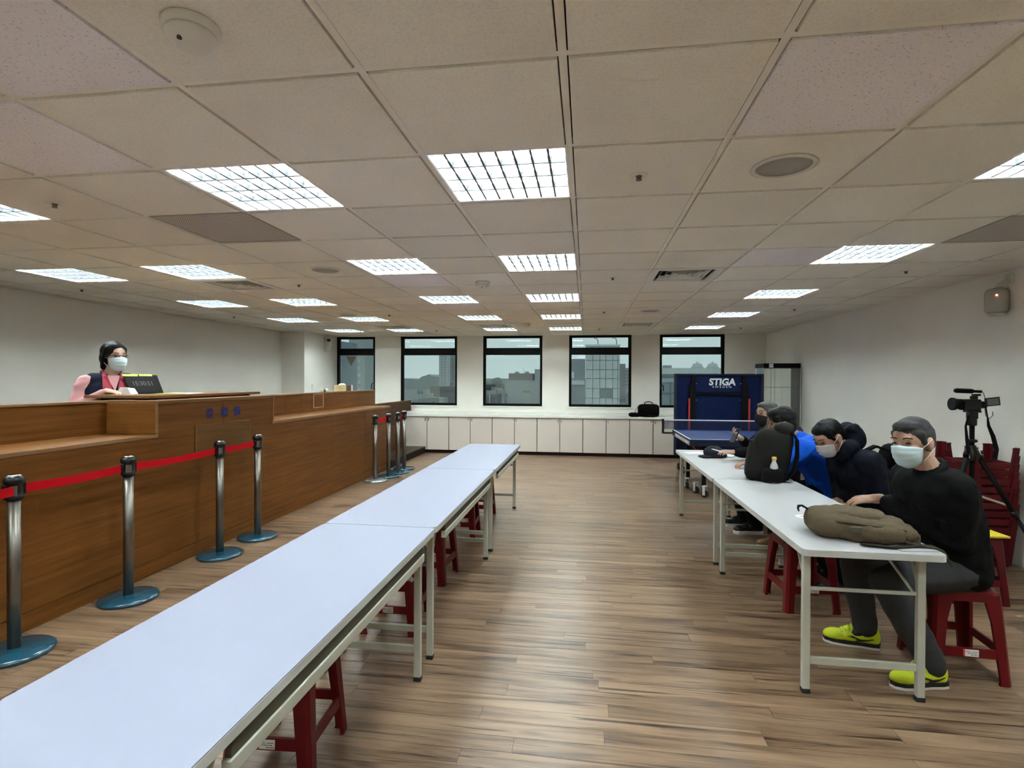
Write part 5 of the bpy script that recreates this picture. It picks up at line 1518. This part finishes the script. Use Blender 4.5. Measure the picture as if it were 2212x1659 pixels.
# pale panelled facade straight behind the fourth window
t, *o = bld('pale office block clad in large square panels behind the fourth window', -.2, 6.7, 110, 122, 8.4, 'city_joint')
gx = [-.2, 1.3, 2.7, 3.9, 5.3, 6.3, 6.7]; gz = [8.4, 5.5, 3.6, 1.8, -.2, -2.2, -4.1, -6.0]
for i in range(len(gx) - 1):
    for j in range(len(gz) - 1):
        if i in (2, 3) and j == 4: continue
        on_front(t, o, 'facade_panel', gx[i] + .05, gx[i + 1] - .05, 110, gz[j + 1] + .06, gz[j] - .06, 'city_haze_pale', .2)
w_ = on_front(t, o, 'window', 2.7, 5.25, 110, -2.1, -.25, 'city_window', .1)
on_front(t, o, 'roof_parapet', -.3, 6.8, 110, 8.4, 8.75, 'city_white', .4)
for x in (2.0, 5.8):
    MB().tube([(x + .35 - o[0], 112 - o[1], 8.4 - o[2]), (x + .35 - o[0], 112 - o[1], 9.7 - o[2]), (x + .1 - o[0], 112 - o[1], 10.1 - o[2]), (x - .5 - o[0], 112 - o[1], 10.2 - o[2])], .09, n=8).build('vent_pipe', 'city_window', t)
t, *o = bld('dark blue-grey block at the left edge of the fourth window', -4.4, -.35, 140, 152, 7.0, 'city_haze_blue')
on_front(t, o, 'window', -3.9, -3.2, 140, 2.0, 3.6, 'city_white'); on_front(t, o, 'window', -3.7, -2.6, 140, -4.0, .2, 'city_window'); on_front(t, o, 'balcony', -4.3, -.5, 140, .3, 1.4, 'city_haze_pale', .8)
t, *o = bld('stepped grey apartment block at the right edge of the fourth window', 12.4, 14.25, 200, 212, 7.5, 'city_brown')
MB().box(14.25 - o[0], 17.5 - o[0], 200 - o[1], 212 - o[1], 0, 6.0 - o[2]).build('lower_wing', 'city_haze_grey', t)
for k in range(5): on_front(t, o, 'window', 13.3, 16.2, 200, 4.6 - k * 1.25, 5.1 - k * 1.25, 'city_window')
# second window
t, *o = bld('tall pale residential tower in the second window', -282, -264.6, 1000, 1020, 53, 'city_haze_pale')
for k in range(14):
    for x in (-276, -270): on_front(t, o, 'window', x - 1, x + 1, 1000, 44 - k * 5.2, 46.5 - k * 5.2, 'city_brown', .6)
t, *o = bld('grey residential tower with dark window columns in the second window', -272, -245, 1030, 1050, 51, 'city_haze_grey')
for k in range(15):
    for x in (-262, -256, -250): on_front(t, o, 'window', x - 1.3, x + 1.3, 1030, 42 - k * 5.0, 45 - k * 5.0, 'city_haze_blue', .6)
t, *o = bld('wide brown-grey block below the towers in the second window', -150, -118, 500, 520, -4.8, 'city_brown')
for k in range(6): on_front(t, o, 'window', -140 + k * 3.6, -138.2 + k * 3.6, 500, -10.5, -8, 'city_window', .4)
t, *o = bld('small beige roof house at the bottom of the second window', -93.8, -82.4, 300, 312, -9.2, 'city_beige')
on_front(t, o, 'window', -88.5, -87.4, 300, -14.4, -11.4, 'city_window'); on_front(t, o, 'window', -84.8, -83.8, 300, -14.4, -13, 'city_window')
MB().box(-92 - o[0], -89.3 - o[0], 301 - o[1], 305 - o[1], -9.2 - o[2], -6.6 - o[2]).build('stair_house', 'city_beige', t)
tk = thing('water_tank', 'dark rooftop water tank in the second window', 'tank', (-96.5, 302, -9.0))
MB().lathe([(1.6, 2.2), (1.8, 2.6), (1.8, 4.2), (.8, 4.8)], n=18).build('tank', 'city_haze_blue', tk)
for qx in (-1, 1):
    for qy in (-1, 1): MB().cyl((qx, qy, -25), (qx, qy, 2.4), .15, n=6).build('leg', 'city_haze_grey', tk)
rg = MB(); rp = [(-760, 4), (-690, 6), (-655, 4.5), (-620, 3), (-600, 0), (-585, 12), (-572, 15), (-560, 20), (-548, 13), (-530, 12), (-480, 4), (-300, 6), (-100, 2), (200, 6), (600, 3), (900, 5)]
rg.prism([(-1200, ZG)] + [(-1200, 4)] + rp + [(900, ZG)], 1850, 2100, 'XZ')
struct(rg.build('ridge', 'ridge_green'))
# third window
t, *o = bld('plain pale rooftop block filling the third window', -24.6, -10.5, 160, 168, 1.3, 'city_haze_grey')
on_front(t, o, 'door', -18.8, -16.8, 160, -6.5, -1.9, 'city_beige', .2); on_front(t, o, 'door_lintel', -18.9, -16.7, 160, -2.4, -1.8, 'city_window', .3)
t, *o = bld('set-back upper storey behind the third window roof', -25.1, -17.2, 172, 180, 3.6, 'city_brown')
for x in (-22.5, -19.2): MB().lathe([(.7, 0), (.75, .15), (.7, .4), (.3, .65)], (x - o[0], 173 - o[1], 3.6 - o[2]), n=14).build('roof_vent', 'city_haze_grey', t)
MB().cyl((-20.3 - o[0], 174 - o[1], 3.6 - o[2]), (-20.3 - o[0], 174 - o[1], 5.4 - o[2]), .05, n=6).build('antenna', 'city_haze_grey', t)
t, *o = bld('grey corner block at the right of the third window', -16.4, -10.5, 170, 180, 4.9, 'city_haze_grey')
t, *o = bld('low shed with pipes at the lower left of the third window', -31.0, -25.2, 150, 158, -2.6, 'city_brown')
for k in range(5): MB().cyl((-30 + k * .9 - o[0], 149.6 - o[1], -7 - o[2]), (-30 + k * .9 - o[0], 149.6 - o[1], -3.4 - o[2] + (k % 2) * .8), .12, n=8).build('pipe', 'city_white' if k % 2 else 'city_window', t)
for k, (x, y, z, r_) in enumerate([(-49.5, 262, -1.5, 2.3), (-43.6, 258, .2, 2.6), (-38.2, 256, -1.4, 2.0)]):
    tr_ = thing('tree', ['round tree at the left of the third window', 'tallest round tree in the third window', 'tree beside the block in the third window'][k], 'tree', (x, y, ZG), 0, 'trees in the third window')
    m = MB().ell((0, 0, z - ZG), (r_, r_, r_ * .9), n=14).ell((r_ * .5, 0, z - ZG - .8), (r_ * .7, r_ * .7, r_ * .7), n=12).ell((-r_ * .5, 0, z - ZG - .6), (r_ * .7, r_ * .7, r_ * .65), n=12)
    link('crown', umesh('crown', m, .35, 1, (.35, .9, (1, 1, 1))), 'city_tree', tr_)
    MB().cyl((0, 0, 0), (0, 0, z - ZG), .3, n=8).build('trunk', 'city_brown', tr_)
# fifth window
t, *o = bld('long pale slab building with two domes behind the fifth window', 36, 92, 300, 345, 8.2, 'city_haze_grey')
on_front(t, o, 'roof_band', 36, 92, 300, 4.9, 8.2, 'city_white', .5); on_front(t, o, 'window_band', 36, 92, 300, 2.7, 4.8, 'city_haze_blue', .2)
on_front(t, o, 'roof_band', 36, 92, 300, .4, 2.6, 'city_haze_pale', .4); on_front(t, o, 'window_band', 36, 92, 300, -6.2, -5.0, 'city_haze_blue', .2)
for k in range(8): on_front(t, o, 'pier', 39 + k * 6.2, 39.6 + k * 6.2, 300, -12, .4, 'city_brown', .3)
for x in (65.5, 74.2): MB().lathe([(3.5, 0), (3.6, 1.2), (3.0, 1.6), (2.8, 2.6), (2.2, 3.3), (.6, 3.8), (.3, 4.6)], (x - o[0], 330 - o[1], 8.2 - o[2]), n=20).build('dome', 'city_haze_pale', t)
MB().box(45.3 - o[0], 50 - o[0], 325 - o[1], 330 - o[1], 8.2 - o[2], 10.4 - o[2]).build('plant_room', 'city_haze_grey', t)
# first window
t, *o = bld('dark blue-grey high-rise edge in the first window', -103, -96.3, 200, 215, 16.5, 'city_haze_blue')
t, *o = bld('pale glassy high-rise in the first window', -121, -112.5, 260, 280, 26, 'city_haze_grey')
for k in range(6): on_front(t, o, 'window_band', -120.5, -115, 260, -8 + k * 3.6, -6.4 + k * 3.6, 'city_haze_pale', .3)
t, *o = bld('grey apartment tower at the right of the first window', -139.5, -126, 320, 340, 26, 'city_brown')
for k in range(5):
    for j in range(6): on_front(t, o, 'window', -137 + k * 2.1, -135.9 + k * 2.1, 320, -10 + j * 4.2, -8 + j * 4.2, 'city_window', .3)
